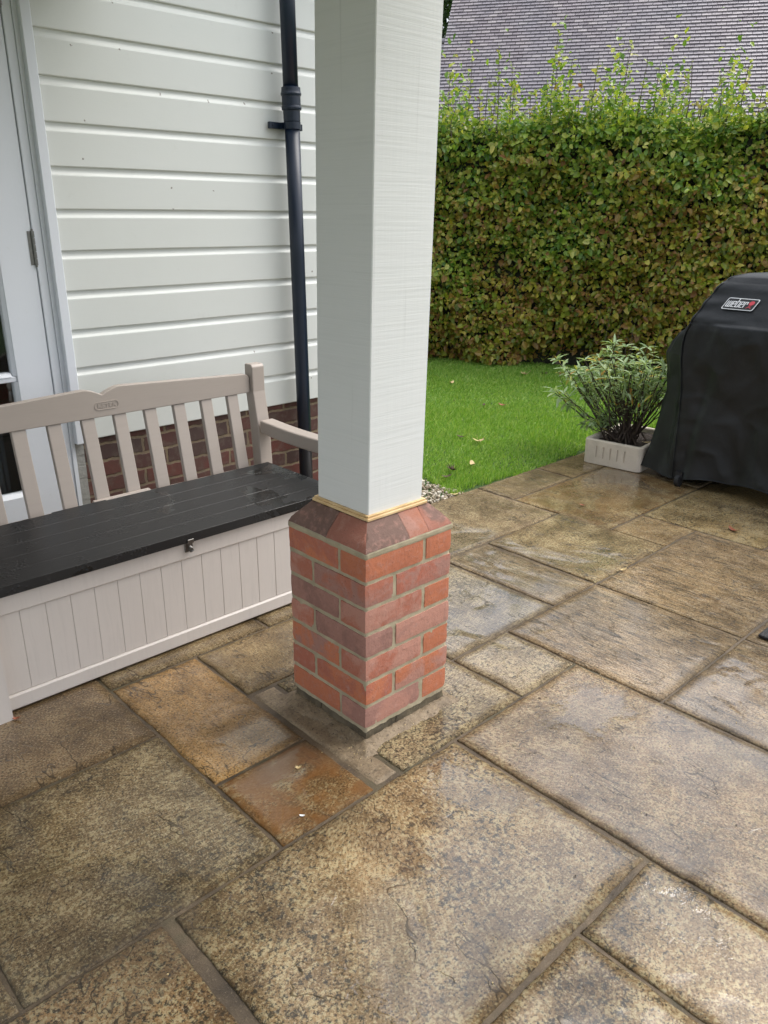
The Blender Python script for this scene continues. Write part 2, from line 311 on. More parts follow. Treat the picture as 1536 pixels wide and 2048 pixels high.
# grill cover
n = NT('grill_cover_cloth'); f = n.noise(700, 2, .5); sm = n.noise(7, 5, .6); fold = n.noise(5, 4, .5, dist=.3)
c = n.mix(n.ramp(sm, [(.4, 0), (.75, 1)]), (.007, .0085, .0095), (.012, .014, .016))
c = n.mix(n.math('MULTIPLY', n.ramp(n.noise(55, 5, .8), [(.69, 0), (.75, 1)]), .3), c, (.12, .12, .11))
M['cover'] = n.out(c, n.math('ADD', .40, n.math('MULTIPLY', sm, .14)), n.bump(fold, .4, .025, n.bump(f, .25, .0008)), Specular_IOR_Level=.40)
n = NT('badge_white'); M['bwhite'] = n.out((.75, .76, .76), .5)
n = NT('badge_black'); M['bblack'] = n.out((.012, .012, .012), .5)
n = NT('badge_red'); M['bred'] = n.out((.55, .05, .07), .5)
# planter, soil, plants
n = NT('planter_concrete'); f = n.noise(160, 5, .7); mm = n.noise(6, 5, .65)
c = n.mix(n.ramp(mm, [(.4, 0), (.7, 1)]), (.60, .53, .44), (.46, .41, .33)); c = n.mix(n.math('MULTIPLY', n.ramp(f, [(.3, 1), (.42, 0)]), .3), c, (.2, .18, .13))
M['concrete'] = n.out(c, .75, n.bump(f, .3, .002))
n = NT('dark_soil'); f = n.noise(70, 6, .8); M['soil'] = n.out(n.mix(n.ramp(f, [(.4, 0), (.65, 1)]), (.018, .013, .010), (.075, .05, .035)), .85, n.bump(f, 1, .02))
def m_leaf(name, ramp, rough=.42, patch=None, trans=.35, pscale=1.2):
    n = NT(name); rnd = n.geo.outputs['Random Per Island']
    c = n.ramp(rnd, ramp)
    if patch:
        c2 = n.ramp(n.math('FRACT', n.math('MULTIPLY', rnd, 7.31)), patch)
        z = n.sep()[2]
        m = n.math('ADD', n.math('MULTIPLY', n.noise(pscale, 4, .6), 2.2), n.math('MULTIPLY', z, -.42))
        c = n.mix(n.ramp(n.math('ADD', m, n.math('MULTIPLY', n.math('SUBTRACT', n.math('FRACT', n.math('MULTIPLY', rnd, 13.7)), .5), .55)), [(.34, 0), (.62, 1)]), c, c2)
    n.out(c, rough, Specular_IOR_Level=.45)
    tr = n.t.nodes.new('ShaderNodeBsdfTranslucent'); mx = n.t.nodes.new('ShaderNodeMixShader'); mx.inputs[0].default_value = trans
    n.L(n.mix(1, c, (1.5, 1.5, .7), 'MULTIPLY'), tr.inputs[0]); n.L(n.b.outputs[0], mx.inputs[1]); n.L(tr.outputs[0], mx.inputs[2]); n.L(mx.outputs[0], n.t.nodes['Material Output'].inputs[0])
    return n.m
M['beech'] = m_leaf('beech_leaf', [(0, (.06, .14, .02)), (.35, (.15, .27, .035)), (.7, (.30, .40, .055)), (.92, (.44, .46, .09)), (1, (.56, .54, .18))], .30,
                    [(0, (.10, .14, .02)), (.28, (.27, .32, .04)), (.5, (.40, .34, .05)), (.75, (.33, .19, .06)), (.9, (.25, .12, .05)), (1, (.62, .56, .13))], .35)
M['shoot'] = m_leaf('shoot_leaf', [(0, (.15, .22, .05)), (.4, (.28, .36, .09)), (.75, (.40, .44, .17)), (.93, (.45, .40, .10)), (1, (.35, .14, .05))], .4)
M['sage'] = m_leaf('sage_leaf', [(0, (.16, .25, .10)), (.4, (.28, .38, .20)), (.75, (.42, .52, .34)), (.93, (.30, .36, .10)), (.97, (.5, .42, .08)), (1, (.45, .2, .05))], .6)
M['treeleaf'] = m_leaf('tree_leaf', [(0, (.02, .05, .015)), (.6, (.05, .10, .03)), (1, (.12, .18, .06))], .5)
M['grass'] = m_leaf('grass_blade', [(0, (.14, .33, .04)), (.5, (.27, .52, .08)), (.85, (.40, .62, .15)), (1, (.58, .64, .30))], .45,
                    [(0, (.12, .26, .03)), (.6, (.24, .42, .06)), (1, (.40, .50, .15))], .4, .9)
n = NT('bark'); f = n.noise(60, 5, .7, sc3=(1, 1, .2)); M['bark'] = n.out(n.mix(f, (.05, .035, .025), (.13, .10, .075)), .8, n.bump(f, .5, .005))
n = NT('dark_stem'); M['stem'] = n.out(n.mix(n.noise(40, 4), (.022, .016, .012), (.075, .05, .035)), .7)
n = NT('lawn_soil'); M['lawnsoil'] = n.out(n.mix(n.noise(14, 5, .7), (.03, .055, .012), (.05, .10, .018)), .9)
n = NT('pebbles'); rnd = n.geo.outputs['Random Per Island']; M['pebble'] = n.out(n.ramp(rnd, [(0, (.16, .12, .07)), (.4, (.34, .27, .18)), (.7, (.5, .44, .34)), (1, (.62, .58, .5))]), .55)
n = NT('fallen_pale'); M['lpale'] = n.out(n.mix(n.noise(60, 4), (.66, .52, .28), (.5, .36, .15)), .6)
n = NT('fallen_rust'); M['lrust'] = n.out(n.mix(n.noise(70, 4), (.34, .10, .04), (.16, .045, .02)), .5)
n = NT('fallen_brown'); M['lbrown'] = n.out(n.mix(n.noise(70, 4), (.10, .05, .025), (.05, .025, .015)), .6)
n = NT('fallen_yellow'); M['lyel'] = n.out(n.mix(n.noise(70, 4), (.60, .42, .05), (.5, .25, .04)), .5)
# roof tiles
n = NT('clay_roof_tile'); rnd = n.geo.outputs['Random Per Island']; mm = n.noise(1.1, 4, .6); f = n.noise(30, 5, .7)
c = n.ramp(rnd, [(0, (.205, .175, .19)), (.5, (.275, .238, .255)), (.85, (.32, .28, .29)), (1, (.39, .345, .345))])
c = n.mix(n.math('MULTIPLY', n.ramp(mm, [(.4, 0), (.65, 1)]), .5), c, (.235, .232, .26)); c = n.mix(n.math('MULTIPLY', n.ramp(f, [(.55, 0), (.7, 1)]), .3), c, (.33, .33, .30))
M['tile'] = n.out(c, .32, n.bump(f, .2, .004), Specular_IOR_Level=.6)
n = NT('tile_batten'); M['tiledark'] = n.out((.012, .012, .016), .9)
n = NT('neighbour_brick'); bt = n.t.nodes.new('ShaderNodeTexBrick'); M['nbrick'] = n.out((.24, .10, .06), .8)
n = NT('soffit_paint'); M['soffit'] = n.out((.60, .61, .59), .6)

# ================================================================ ground, paving
g = MB(); g.add([(-60, -60, -.05), (80, -60, -.05), (80, 80, -.05), (-60, 80, -.05)], [(0, 1, 2, 3)]); struct(build('ground', g, M['lawnsoil']))
g = MB(); nx = 60; x0, x1, y0, y1 = -3.2, 4.6, -3.4, 1.255
g.box((x0, y0, -.045), (x1, y1, -.0062)); g.box((x0, y1, -.045), (1.50, 1.88, -.0062))
struct(build('paving_joints', g, M['joint']))
# slabs: u0,u1,v0,v1, tint, streak, lichen, stain
GR, TN, BR, OR, BL = (1.12, 1.09, 1.08), (1.06, .98, .84), (.74, .69, .57), (1.75, 1.36, .80), (.98, 1.02, 1.12)
S = [(-1.0,-.4,-.15,.44,BR,.05,.75,0), (-1.0,-.4,.44,1.04,(.78,.68,.58),.05,.25,0), (-.4,-.1,.145,.745,OR,.25,.25,0), (-.4,-.1,-.15,.145,(1.05,.82,.55),.05,.7,1),
 (-.690,.200,-.753,-.15,TN,.05,1,0), (-1.3,-.712,-.755,-.15,(1.15,.98,.8),.05,1,0), (-1.6,-1.0,-.15,.44,BR,.05,.8,0), (-1.6,-1.0,.44,1.04,BR,.05,.5,0),
 (-.1,.52,.435,.745,(1.05,.95,.75),.1,.5,0), (.0,.52,-.15,.43,(.98,1.0,1.0),.15,1,0), (-.4,.2,.745,1.34,BR,.1,.4,0), (.2,.52,.745,1.34,BR,.1,.4,0), (.205,.81,-1.05,-.15,(1.06,.96,.92),.35,.6,0),
 (-.09,.205,-1.355,-.757,TN,.1,1,0), (-.688,-.09,-1.355,-.757,TN,.1,1,0), (-1.3,-.7,-1.355,-.755,TN,.05,1,0), (.205,.81,-1.655,-1.05,GR,.3,.8,0),
 (.52,.81,-.15,.145,BL,.3,.8,0), (.81,1.39,-.457,.145,(1.20,1.12,1.08),1,.25,0), (.81,1.39,-1.055,-.457,(1.08,.98,.90),.9,.35,0), (.81,1.39,-1.655,-1.055,GR,.4,.6,0),
 (1.39,2.25,-.457,.145,(1.14,1.04,.92),.9,.35,0), (1.96,2.25,.145,.43,(1.1,1,.82),.2,.7,0), (1.39,1.96,.145,.72,(1.1,1.05,.9),.2,.9,0), (1.1,1.39,.145,.72,(1.15,1.1,1.1),.9,.3,0),
 (.52,1.1,.145,.72,BL,.7,.6,0), (.52,1.1,.72,1.34,GR,.3,.7,0), (1.1,1.95,.72,1.255,GR,.35,.85,0), (1.95,2.49,1.0,1.255,(1.08,1.05,.95),.7,.4,0), (2.49,3.1,1.0,1.255,(1.1,1.05,.9),.3,.6,0),
 (1.95,2.86,.43,1.0,(1.12,1.08,.85),.1,1,.45), (2.25,3.1,-.17,.43,(1.3,1.25,.95),.05,1,0), (2.25,3.1,-.77,-.17,GR,.2,1,0), (1.39,2.25,-1.055,-.457,(1.0,.88,.78),.7,.5,0),
 (2.86,3.46,.43,1.0,GR,.2,.8,0), (3.1,4.6,1.0,1.255,GR,.2,.8,0), (3.1,4.0,-.17,.43,GR,.2,.8,0), (3.46,4.6,.43,1.0,GR,.2,.8,0), (3.1,4.0,-.77,-.17,GR,.2,.8,0), (4.0,4.6,-.77,.43,GR,.2,.8,0),
 (1.39,2.25,-1.655,-1.055,GR,.3,.8,0), (2.25,3.1,-1.655,-.77,GR,.3,.8,0), (3.1,4.6,-1.655,-.77,GR,.3,.8,0), (-1.6,-1.3,-1.355,-.15,TN,.05,1,0), (-3.2,-1.6,-1.355,.44,TN,.05,1,0), (-3.2,-1.6,.44,1.34,BR,.05,.7,0), (-1.6,-.4,1.04,1.34,BR,.05,.5,0),
 (-3.2,-.7,-3.4,-1.355,TN,.05,1,0), (-.7,.205,-3.4,-1.355,TN,.05,1,0), (.205,1.39,-3.4,-1.655,GR,.2,.8,0), (1.39,4.6,-3.4,-1.655,GR,.2,.8,0), (-3.2,.52,1.34,1.88,BR,.05,.6,0), (.52,1.50,1.34,1.88,GR,.1,.6,0)]
J = .0052
g = MB()
for (a, b_, c_, d, tint, stk, lic, stn) in S:
    a, b_, c_, d = a+J, b_-J, c_+J, d-J; near = (b_-a < 1.3 and d-c_ < 1.3 and a < 2.6)
    step = .022 if near else .15; pts = []
    def edge(p, q):
        L_ = math.hypot(q[0]-p[0], q[1]-p[1]); k = max(2, int(L_/step)); nx_, ny_ = (q[1]-p[1])/L_, -(q[0]-p[0])/L_
        for i in range(k):
            t = i/k; x = p[0]+(q[0]-p[0])*t; y = p[1]+(q[1]-p[1])*t
            o = mnoise.noise(Vector((x*9, y*9, a*3)))*.0045+mnoise.noise(Vector((x*45, y*45, d)))*.0028
            if i == 0: o = -.0
            pts.append((x+nx_*o, y+ny_*o))
    edge((a, c_), (b_, c_)); edge((b_, c_), (b_, d)); edge((b_, d), (a, d)); edge((a, d), (a, c_))
    cx, cy = (a+b_)/2, (c_+d)/2; zt = random.uniform(-.0012, .0012); tx, ty = random.uniform(-.0012, .0012), random.uniform(-.0012, .0012)
    zf = lambda x, y: zt+(x-cx)*tx+(y-cy)*ty
    k = len(pts); vs = []
    hx_, hy_ = (b_-a)/2, (d-c_)/2
    def shrink(p, e): return (cx+(p[0]-cx)*(1-e/hx_), cy+(p[1]-cy)*(1-e/hy_))
    vs += [(p[0], p[1], -.02) for p in pts]; vs += [(p[0], p[1], zf(*p)-.0034) for p in pts]
    e_ = lambda p, q_: q_*(1+.8*mnoise.noise(Vector((p[0]*13, p[1]*13, 4))))
    in1 = [shrink(p, e_(p, .005)) for p in pts]; vs += [(p[0], p[1], zf(*p)-.0012) for p in in1]; in2 = [shrink(p, e_(p, .015)) for p in pts]; vs += [(p[0], p[1], zf(*p)-.0002) for p in in2]
    in3 = [shrink(p, .030) for p in pts]; vs += [(p[0], p[1], zf(*p)) for p in in3]; in4 = [shrink(p, .036) for p in pts]; vs += [(p[0], p[1], zf(*p)) for p in in4]
    fs = [(l*k+i, l*k+(i+1) % k, (l+1)*k+(i+1) % k, (l+1)*k+i) for l in range(5) for i in range(k)]+[tuple(5*k+i for i in range(k))]
    rj = random.uniform(.93, 1.07); g.add(vs, fs, (tint[0]*rj, tint[1]*rj, tint[2]*rj, 1), (stk, lic, stn, 1))
    for q_, al in enumerate((0, 0, .08, .5, .95, 1)):
        for i in range(k): t_ = g.c[len(g.c)-6*k+q_*k+i]; g.c[len(g.c)-6*k+q_*k+i] = (*t_[:3], al)
struct(build('paving', g, M['paving'], recalc=False, smooth=True))
# mortar skirt round the pier and along joints
def lumpy(name, x0, x1, y0, y1, z, amp, mat, step=.012, sc_=30):
    nx_, ny_ = int((x1-x0)/step)+1, int((y1-y0)/step)+1; vs = []; fs = []
    for j in range(ny_+1):
        for i in range(nx_+1):
            x = x0+(x1-x0)*i/nx_; y = y0+(y1-y0)*j/ny_; e = min(i, nx_-i, j, ny_-j)
            h = mnoise.noise(Vector((x*sc_, y*sc_, 1)))*amp+mnoise.noise(Vector((x*sc_*3, y*sc_*3, 5)))*amp*.4
            dp = max(-x, x-.3275, -y, y-.3275, 0); h += .012*max(0, 1-dp/.035) if name == 'mortar_bed' else 0
            vs.append((x+mnoise.noise(Vector((x*20, y*20, 3)))*.004, y+mnoise.noise(Vector((x*20, y*20, 8)))*.004, z+h-(.012 if e == 0 else 0)))
    for j in range(ny_):
        for i in range(nx_): k = j*(nx_+1)+i; fs.append((k, k+1, k+nx_+2, k+nx_+1))
    m = MB(); m.add(vs, fs); return m
m = lumpy('mortar_bed', -.092, -.004, -.144, .428, -.0015, .0022, None)
# rough fillet of mortar round the pier foot
for (x0_, x1_, y0_, y1_) in ((-.045, .02, -.045, .345), (.0, .372, -.048, .02), (.31, .375, -.03, .37)):
    nx_, ny_ = int((x1_-x0_)/.006), int((y1_-y0_)/.006); vs = []; fs = []
    for j in range(ny_+1):
        for i in range(nx_+1):
            x = x0_+(x1_-x0_)*i/nx_; y = y0_+(y1_-y0_)*j/ny_; dp = max(-x, x-.3275, -y, y-.3275, 0); w_ = .036+.014*mnoise.noise(Vector((x*14, y*14, 2)))
            vs.append((x, y, -.004+.020*max(0, 1-dp/w_)**.7+.0040*mnoise.noise(Vector((x*60, y*60, 4)))+.0022*mnoise.noise(Vector((x*160, y*160, 4)))))
    for j in range(ny_):
        for i in range(nx_): k = j*(nx_+1)+i; fs.append((k, k+1, k+nx_+2, k+nx_+1))
    m.add(vs, fs)
struct(build('mortar_bed', m, M['bed'], smooth=True))

# ================================================================ brick pier
pier = thing('brick_pier', (.164, .164, 0), 'square red brick pier with chamfered top carrying the white porch post', 'brick pier')
FOOT = True
OG, OG2, RD, PK, PU, PB, DR = (.49,.165,.080,1), (.46,.155,.080,1), (.41,.145,.090,1), (.46,.225,.165,1), (.35,.18,.14,1), (.28,.145,.115,1), (.39,.130,.082,1)
bricks = MB(); zb = .053
cols = {0: [(PK,PU),(OG,OG2),(OG,OG),(RD,PU)], 1: [(DR,OG),(OG,PK),(DR,RD),(OG2,PB)], 2: [(PK,RD),(PU,OG),(OG,OG),(RD,PU)], 3: [(PB,PU),(PK,PU),(RD,PK),(PB,OG)],
        4: [(PK,RD),(PB,PU),(OG,OG2),(RD,PU)], 5: [(PU,RD),(DR,PU),(RD,PK),(PU,DR)], 6: [(OG,OG2),(OG,DR),(OG,OG2),(RD,PU)]}
def rough_brick(mb, a, b, c, c2):
    n_ = [max(2, int((b[i]-a[i])/.014)) for i in range(3)]; vs = []; fs = []; idx = {}
    sd_ = random.uniform(0, 50)
    def vid(i, j, k):
        if (i, j, k) in idx: return idx[i, j, k]
        p = [a[q]+(b[q]-a[q])*(i, j, k)[q]/n_[q] for q in range(3)]; ed = [(i, j, k)[q] in (0, n_[q]) for q in range(3)]
        ne = sum(ed); pull = {1: 0, 2: .0011, 3: .0018}.get(ne, 0)
        for q in range(3):
            if ed[q] and ne > 1: p[q] += pull*(1 if (i, j, k)[q] == 0 else -1)*(1+.9*mnoise.noise(Vector((p[0]*60, p[1]*60, p[2]*60+sd_))))
            p[q] += .0007*mnoise.noise(Vector((p[0]*45+q*9, p[1]*45+sd_, p[2]*45)))
        idx[i, j, k] = len(vs); vs.append(p); return idx[i, j, k]
    for ax in range(3):
        o = [q for q in range(3) if q != ax]
        for side in (0, n_[ax]):
            for s_ in range(n_[o[0]]):
                for t_ in range(n_[o[1]]):
                    q4 = []
                    for ds, dt in ((0,0),(1,0),(1,1),(0,1)):
                        t3 = [0, 0, 0]; t3[ax] = side; t3[o[0]] = s_+ds; t3[o[1]] = t_+dt; q4.append(vid(*t3))
                    fs.append(q4 if (side == 0) == (ax == 1) else q4[::-1])
    mb.add(vs, fs, c, c2)
Bq = .3275; H_ = .1025; S_ = .215
m = MB()
for (a_, b_) in (((.004, .004, -.03), (.12, .20, .0415)), ((.005, .203, -.03), (.12, .323, .043)), ((.1215, .004, -.03), (.323, .12, .0425)), ((.1215, .1215, -.03), (.323, .323, .042))):
    for q_ in (1,): rough_brick(m, a_, b_, (1, 1, 1, 1), (1, 1, 1, 1))
m.v = [(x+.005*mnoise.noise(Vector((x*28, y*28, z*40))), y+.005*mnoise.noise(Vector((x*28+9, y*28, z*40))), z) for x, y, z in m.v]
build('footing', m, M['footing'], pier)
for cz in range(7):
    z0 = zb+cz*.075; z1 = z0+.065; top = cz % 2 == 0
    L4 = [((0,0),(S_,H_)), ((0,.1125),(H_,Bq)), ((.225,0),(Bq,S_)), ((.1125,.225),(Bq,Bq))] if top else [((0,0),(H_,S_)), ((.1125,0),(Bq,H_)), ((0,.225),(S_,Bq)), ((.225,.1125),(Bq,Bq))]
    for (lo, hi), (ca, cb) in zip(L4, cols[cz]):
        j = lambda: random.uniform(-.0012, .0012); rj = random.uniform(.92, 1.08)
        rough_brick(bricks, (lo[0]+j(), lo[1]+j(), z0+j()*.5), (hi[0]+j(), hi[1]+j(), z1+j()*.5), tuple(x*rj for x in ca[:3])+(1,), tuple(x*rj for x in cb[:3])+(1,))
build('brickwork', bricks, M['brick'], pier)
# mortar core, slightly recessed and wavy
mo = MB(); vs = []; fs = []; nz = 110; per = []; e = .0030; lo, hi = e, Bq-e; k_ = 34
for (p, q) in (((lo,lo),(hi,lo)), ((hi,lo),(hi,hi)), ((hi,hi),(lo,hi)), ((lo,hi),(lo,lo))):
    for i in range(k_): per.append((p[0]+(q[0]-p[0])*i/k_, p[1]+(q[1]-p[1])*i/k_))
for kz in range(nz+1):
    z = .040+(.5835-.040)*kz/nz
    for (x, y) in per:
        o = .0016*mnoise.noise(Vector((x*70, y*70, z*70)))+.0014*mnoise.noise(Vector((x*25, y*25, z*25)))
        if z > .567: o += .0035
        zz_ = z+(.004*mnoise.noise(Vector((x*35, y*35, 2)))+.002*mnoise.noise(Vector((x*90, y*90, 2))) if kz == 0 else 0)
        dx, dy = x-.164, y-.164; l = max(abs(dx), abs(dy)); vs.append((x+dx/l*o, y+dy/l*o, zz_))
N_ = len(per)
for kz in range(nz):
    for i in range(N_): fs.append((kz*N_+i, kz*N_+(i+1) % N_, (kz+1)*N_+(i+1) % N_, (kz+1)*N_+i))
fs.append(tuple(nz*N_+i for i in range(N_)))
mo.add(vs, fs); build('mortar', mo, M['mortar'], pier, smooth=True)
# chamfered cap bricks
cap = MB(); zc0, zc1, ins = .5845, .645, .0495
CB, CB2 = (.125,.078,.060,1), (.165,.095,.074,1)
segs = {'left': [(0,.16,(RD,DR)), (.16,Bq,(CB,CB2))], 'right': [(0,.16,(CB,CB2)), (.16,.235,(PK,OG2)), (.235,Bq,(CB2,RD))], 'back': [(0,.11,(PB,PU)), (.11,Bq,(RD,PU))], 'far': [(0,.16,(PB,PU)), (.16,Bq,(RD,PB))]}
def wall_pt(side, s, t):   # s along side 0..Bq, t 0 outer .. 1 inner
    k = ins*t; s2 = min(max(s, k), Bq-k)
    return {'left': (k, s2), 'right': (s2, k), 'back': (s2, Bq-k), 'far': (Bq-k, s2)}[side]
for side, L_ in segs.items():
    for (s0, s1, (ca, cb)) in L_:
        vs = []; fs = []; ns, nt_ = 9, 7
        for i in range(ns+1):
            for j_ in range(nt_+1):
                s = s0+.0007+(s1-s0-.0014)*i/ns; t = j_/nt_; x, y = wall_pt(side, s, t); bl_ = min(1, t/.12); z = zc0+.006*bl_+(zc1-zc0-.006)*t
                o = .0016*mnoise.noise(Vector((x*50, y*50, z*50+s0*7))); jn = -.0016 if i in (0, ns) and s not in (0, Bq) else 0
                vs.append((x, y, z+o+jn))
        for i in range(ns):
            for j_ in range(nt_): k = i*(nt_+1)+j_; fs.append((k, k+1, k+nt_+2, k+nt_+1))
        cap.add(vs, fs, tuple(.55*x+.45*y for x, y in zip(ca, (.19, .105, .08, 1))), tuple(.6*x+.4*y for x, y in zip(cb, (.17, .10, .078, 1))))
cap.box((.0015, .0015, .578), (Bq-.0015, Bq-.0015, zc0+.002), PB, PU)
build('chamfered_cap', cap, M['brick'], pier, smooth=True)

# porch post with pine moulding
post = thing('porch_post', (.1655, .1655, .645), 'tall square white painted timber post standing on the brick pier', 'post')
m = MB(); m.box((.061, .058, .6445), (.262, .266, 2.199), bev=.0022); m.v = [(x+(.0085+.006*(x > .16))*(z-.645), y-.0105*(z-.645), z) for x, y, z in m.v]; build('shaft', m, M['post'], post)
m = MB()
for (a, b_) in (((.0490, .0460), (.2740, .0576)), ((.0490, .2664), (.2740, .2780)), ((.0490, .0578), (.0606, .2662)), ((.2624, .0578), (.2740, .2662))):
    m.box((a[0], a[1], .6455), (b_[0], b_[1], .6545), bev=.002)
    c_ = ((a[0]+b_[0])/2, (a[1]+b_[1])/2); sx, sy = (b_[0]-a[0])/2, (b_[1]-a[1])/2
    ox = .004 if sx < .01 else 0; oy = .004 if sy < .01 else 0
    dx = (ox if c_[0] < .16 else -ox); dy = (oy if c_[1] < .16 else -oy)
    m.box((a[0]+max(dx, 0)+(.004 if not ox else 0)*1, a[1]+max(dy, 0), .6545), (b_[0]+min(dx, 0)-(.004 if not ox else 0), b_[1]+min(dy, 0), .660), bev=.001)
build('base_moulding', m, M['pine'], post)

# ================================================================ house
V0 = 1.869
house = thing('house', (.8, 1.95, 0), 'white weatherboarded house wall on an old red brick plinth with a glazed door', 'house')
m = MB(); prof = []
zt = 2.169+3*.1533
lines = [2.169+.1533*3-.1533*i for i in range(15)]        # bottoms of boards
for i in range(14):
    zt_, zb_ = lines[i], lines[i+1]                         # board between shadow line zt_ (above) and zb_
    if zb_ < .47: break
    ym = V0
    pr = [(V0+.030, zt_+.012), (V0+.0115, zt_+.012), (V0+.0115, zt_-.004), (V0+.0105, zt_-.012), (V0+.0075, zt_-.020), (V0+.0035, zt_-.026), (V0+.0008, zt_-.030), (V0, zt_-.033), (V0, zb_+.004), (V0+.0015, zb_+.0008), (V0+.004, zb_), (V0+.030, zb_)]
    # board cut into lengths so that it is slightly wavy
    xs = np.linspace(.0755, 1.50, 24); ring = []; vs = []; fs = []
    for x in xs:
        wv = .0010*mnoise.noise(Vector((x*2.1, i*3.7, 0))); wz = .0016*mnoise.noise(Vector((x*1.6, i*5.1, 7)))
        for (y, z) in pr: vs.append((x, y+wv, z+wz))
    k = len(pr)
    for a in range(len(xs)-1):
        for b_ in range(k): fs.append((a*k+b_, a*k+(b_+1) % k, (a+1)*k+(b_+1) % k, (a+1)*k+b_))
    fs.append(tuple(range(k))); fs.append(tuple((len(xs)-1)*k+q for q in range(k))[::-1]); m.add(vs, fs)
build('weatherboarding', m, M['siding'], house)
m = MB(); m.box((.077, V0+.018, -.02), (1.495, V0+.13, .53)); m.box((.1, V0+.031, .53), (1.495, V0+.13, 2.75)); build('brick_plinth', m, M['oldbrick'], house)
m = MB(); m.box((1.4975, V0-.014, .47), (1.545, V0+2.0, 2.75), bev=.002); m.box((1.4975, V0+.02, -.02), (1.53, V0+2, .4695)); build('corner_board', m, M['siding'], house)
# door frame: outer trim, recess, jamb
m = MB(); m.box((.036, V0-.022, .475), (.0750, V0+.05, 2.30), bev=.003)
m.box((.020, V0+.004, .03), (.0358, V0+.05, 2.30)); m.box((-.014, V0+.010, .03), (.0198, V0+.05, 2.30), bev=.002); build('door_frame', m, M['door'], house)
m = MB()
for k, z in enumerate(np.linspace(.02, .47, 10)): m.box((.036, V0+.012+.002*(k % 2), z), (.0755, V0+.05, z+.0499), c=(.5,.48,.45,1))
n = NT('grey_render'); f = n.noise(60, 5, .7); M['render'] = n.out(n.mix(f, (.22, .22, .20), (.40, .40, .37)), .85, n.bump(f, .6, .006))
build('door_reveal', m, M['render'], house)
# door leaf with two visible glass panes
door = MB(); yd = V0+.016; yb = V0+.06
door.box((-.150, yd, .06), (-.0165, yb, 2.28), bev=.002)
door.box((-.95, yd, .06), (-.80, yb, 2.28), bev=.002)
door.box((-.7995, yd, .06), (-.1505, yb, .292), bev=.002)          # bottom rail
for zc in (.772, 1.254, 1.74): door.box((-.7995, yd+.006, zc-.011), (-.1505, yb-.004, zc+.011), bev=.003)
door.box((-.7995, yd, 2.12), (-.1505, yb, 2.28), bev=.002)
for (z0, z1) in ((.292, .761), (.783, 1.243), (1.265, 1.729)):    # glazing beads, bevelled inwards
    door.prism([(-.1505, yd+.002), (-.1505, yd+.032), (-.168, yd+.032), (-.163, yd+.012)], 2, z0+.0005, z1-.0005)
    door.prism([(yd+.002, z0), (yd+.032, z0), (yd+.032, z0+.018), (yd+.014, z0+.012)], 0, -.799, -.1685)
dl = build('door', door, M['door'], house)
dl['label'] = 'white glazed door leaf behind the bench'
for (z0, z1) in ((.292, .761), (.783, 1.243), (1.265, 1.729), (1.751, 2.12)):
    g = MB(); g.box((-.799, yd+.024, z0+.001), (-.152, yd+.030, z1-.001)); build('glass_pane', g, M['glass'], dl)
for z in (1.262, 2.13):
    g = MB()
    for q in range(5): g.tube([(-.0155, yd-.0045, z-.063+q*.0255), (-.0155, yd-.0045, z-.063+q*.0255+.0235)], .0065, 12)
    g.tube([(-.0155, yd-.0045, z-.070), (-.0155, yd-.0045, z+.070)], .004, 10); g.box((-.034, yd-.0022, z-.062), (.003, yd-.0004, z+.062)); build('hinge', g, M['metal'], dl)
g = MB(); g.add([(-2.4, yb+.9, 0), (.3, yb+.9, 0), (.3, yb+.9, 2.5), (-2.4, yb+.9, 2.5), (-2.4, yb+.02, 0), (.3, yb+.02, 0), (.3, yb+.02, 2.5), (-2.4, yb+.02, 2.5)], [(0,1,2,3),(4,0,3,7),(1,5,6,2),(0,4,5,1),(3,2,6,7)]); build('room', g, M['room'], house)
g = MB(); vs = []; fs = []
for i in range(60):
    x = -.55+i*.006; y = yb+.10+.016*math.sin(i*.9)+.006*math.sin(i*.37); vs += [(x, y, .05), (x, y, 2.2)]
    if i: fs.append((2*i-2, 2*i, 2*i+1, 2*i-1))
g.add(vs, fs); build('curtain', g, M['curtain'], house, smooth=True)
g = MB(); g.box((-3.5, V0+.02, 0), (-.9505, V0+.12, 2.75)); build('far_wall', g, M['siding'], house)
# porch roof over the corner, above the frame; unseen, extent set for the shade
PZ = 2.34
g = MB(); g.box((-1.7, -1.9, PZ), (.40, V0+.6, PZ+.12)); g.box((-1.6, -1.8, 2.20), (.27, -1.6, PZ-.001)); g.box((.06, -1.5995, 2.20), (.27, V0, PZ-.001)); g.box((.42, V0-.25, 2.75), (2.0, V0+3, 2.85)); g.box((-3.4, .10, PZ+.001), (-1.702, V0+.6, PZ+.12)); build('porch_roof', g, M['soffit'], house)  # last slab is an added wing to darken the siding's upper left

# downpipe
dp = thing('drainpipe', (1.19, 1.80, .0), 'dark navy round plastic drainpipe running down the white weatherboards', 'drainpipe')
pu = lambda z: 1.2045-(z-.1)*.0148
m = MB(); m.tube([(pu(z), 1.80, z) for z in (-.005, .6, 1.2, 1.79)], .0340, 32); m.tube([(pu(z), 1.80, z) for z in (1.9, 2.3, 2.74)], .0340, 32); build('pipe', m, M['navy'], dp, smooth=False)
m = MB(); zs = [(1.781, .0343), (1.782, .0375), (1.826, .0385), (1.828, .0440), (1.836, .0455), (1.843, .0440), (1.845, .0420), (1.884, .0420), (1.886, .0455), (1.893, .0465), (1.900, .0440), (1.905, .0430), (1.918, .0420), (1.922, .0345)]
m.tube([(pu(z), 1.80, z) for z, _ in zs], [r_ for _, r_ in zs], 36, caps=False); build('collar', m, M['navy'], dp)
m = MB(); zs = [(1.750, .0345), (1.7505, .0385), (1.7795, .0385), (1.780, .0345)]; m.tube([(pu(z), 1.80, z) for z, _ in zs], [r_ for _, r_ in zs], 36, caps=False)
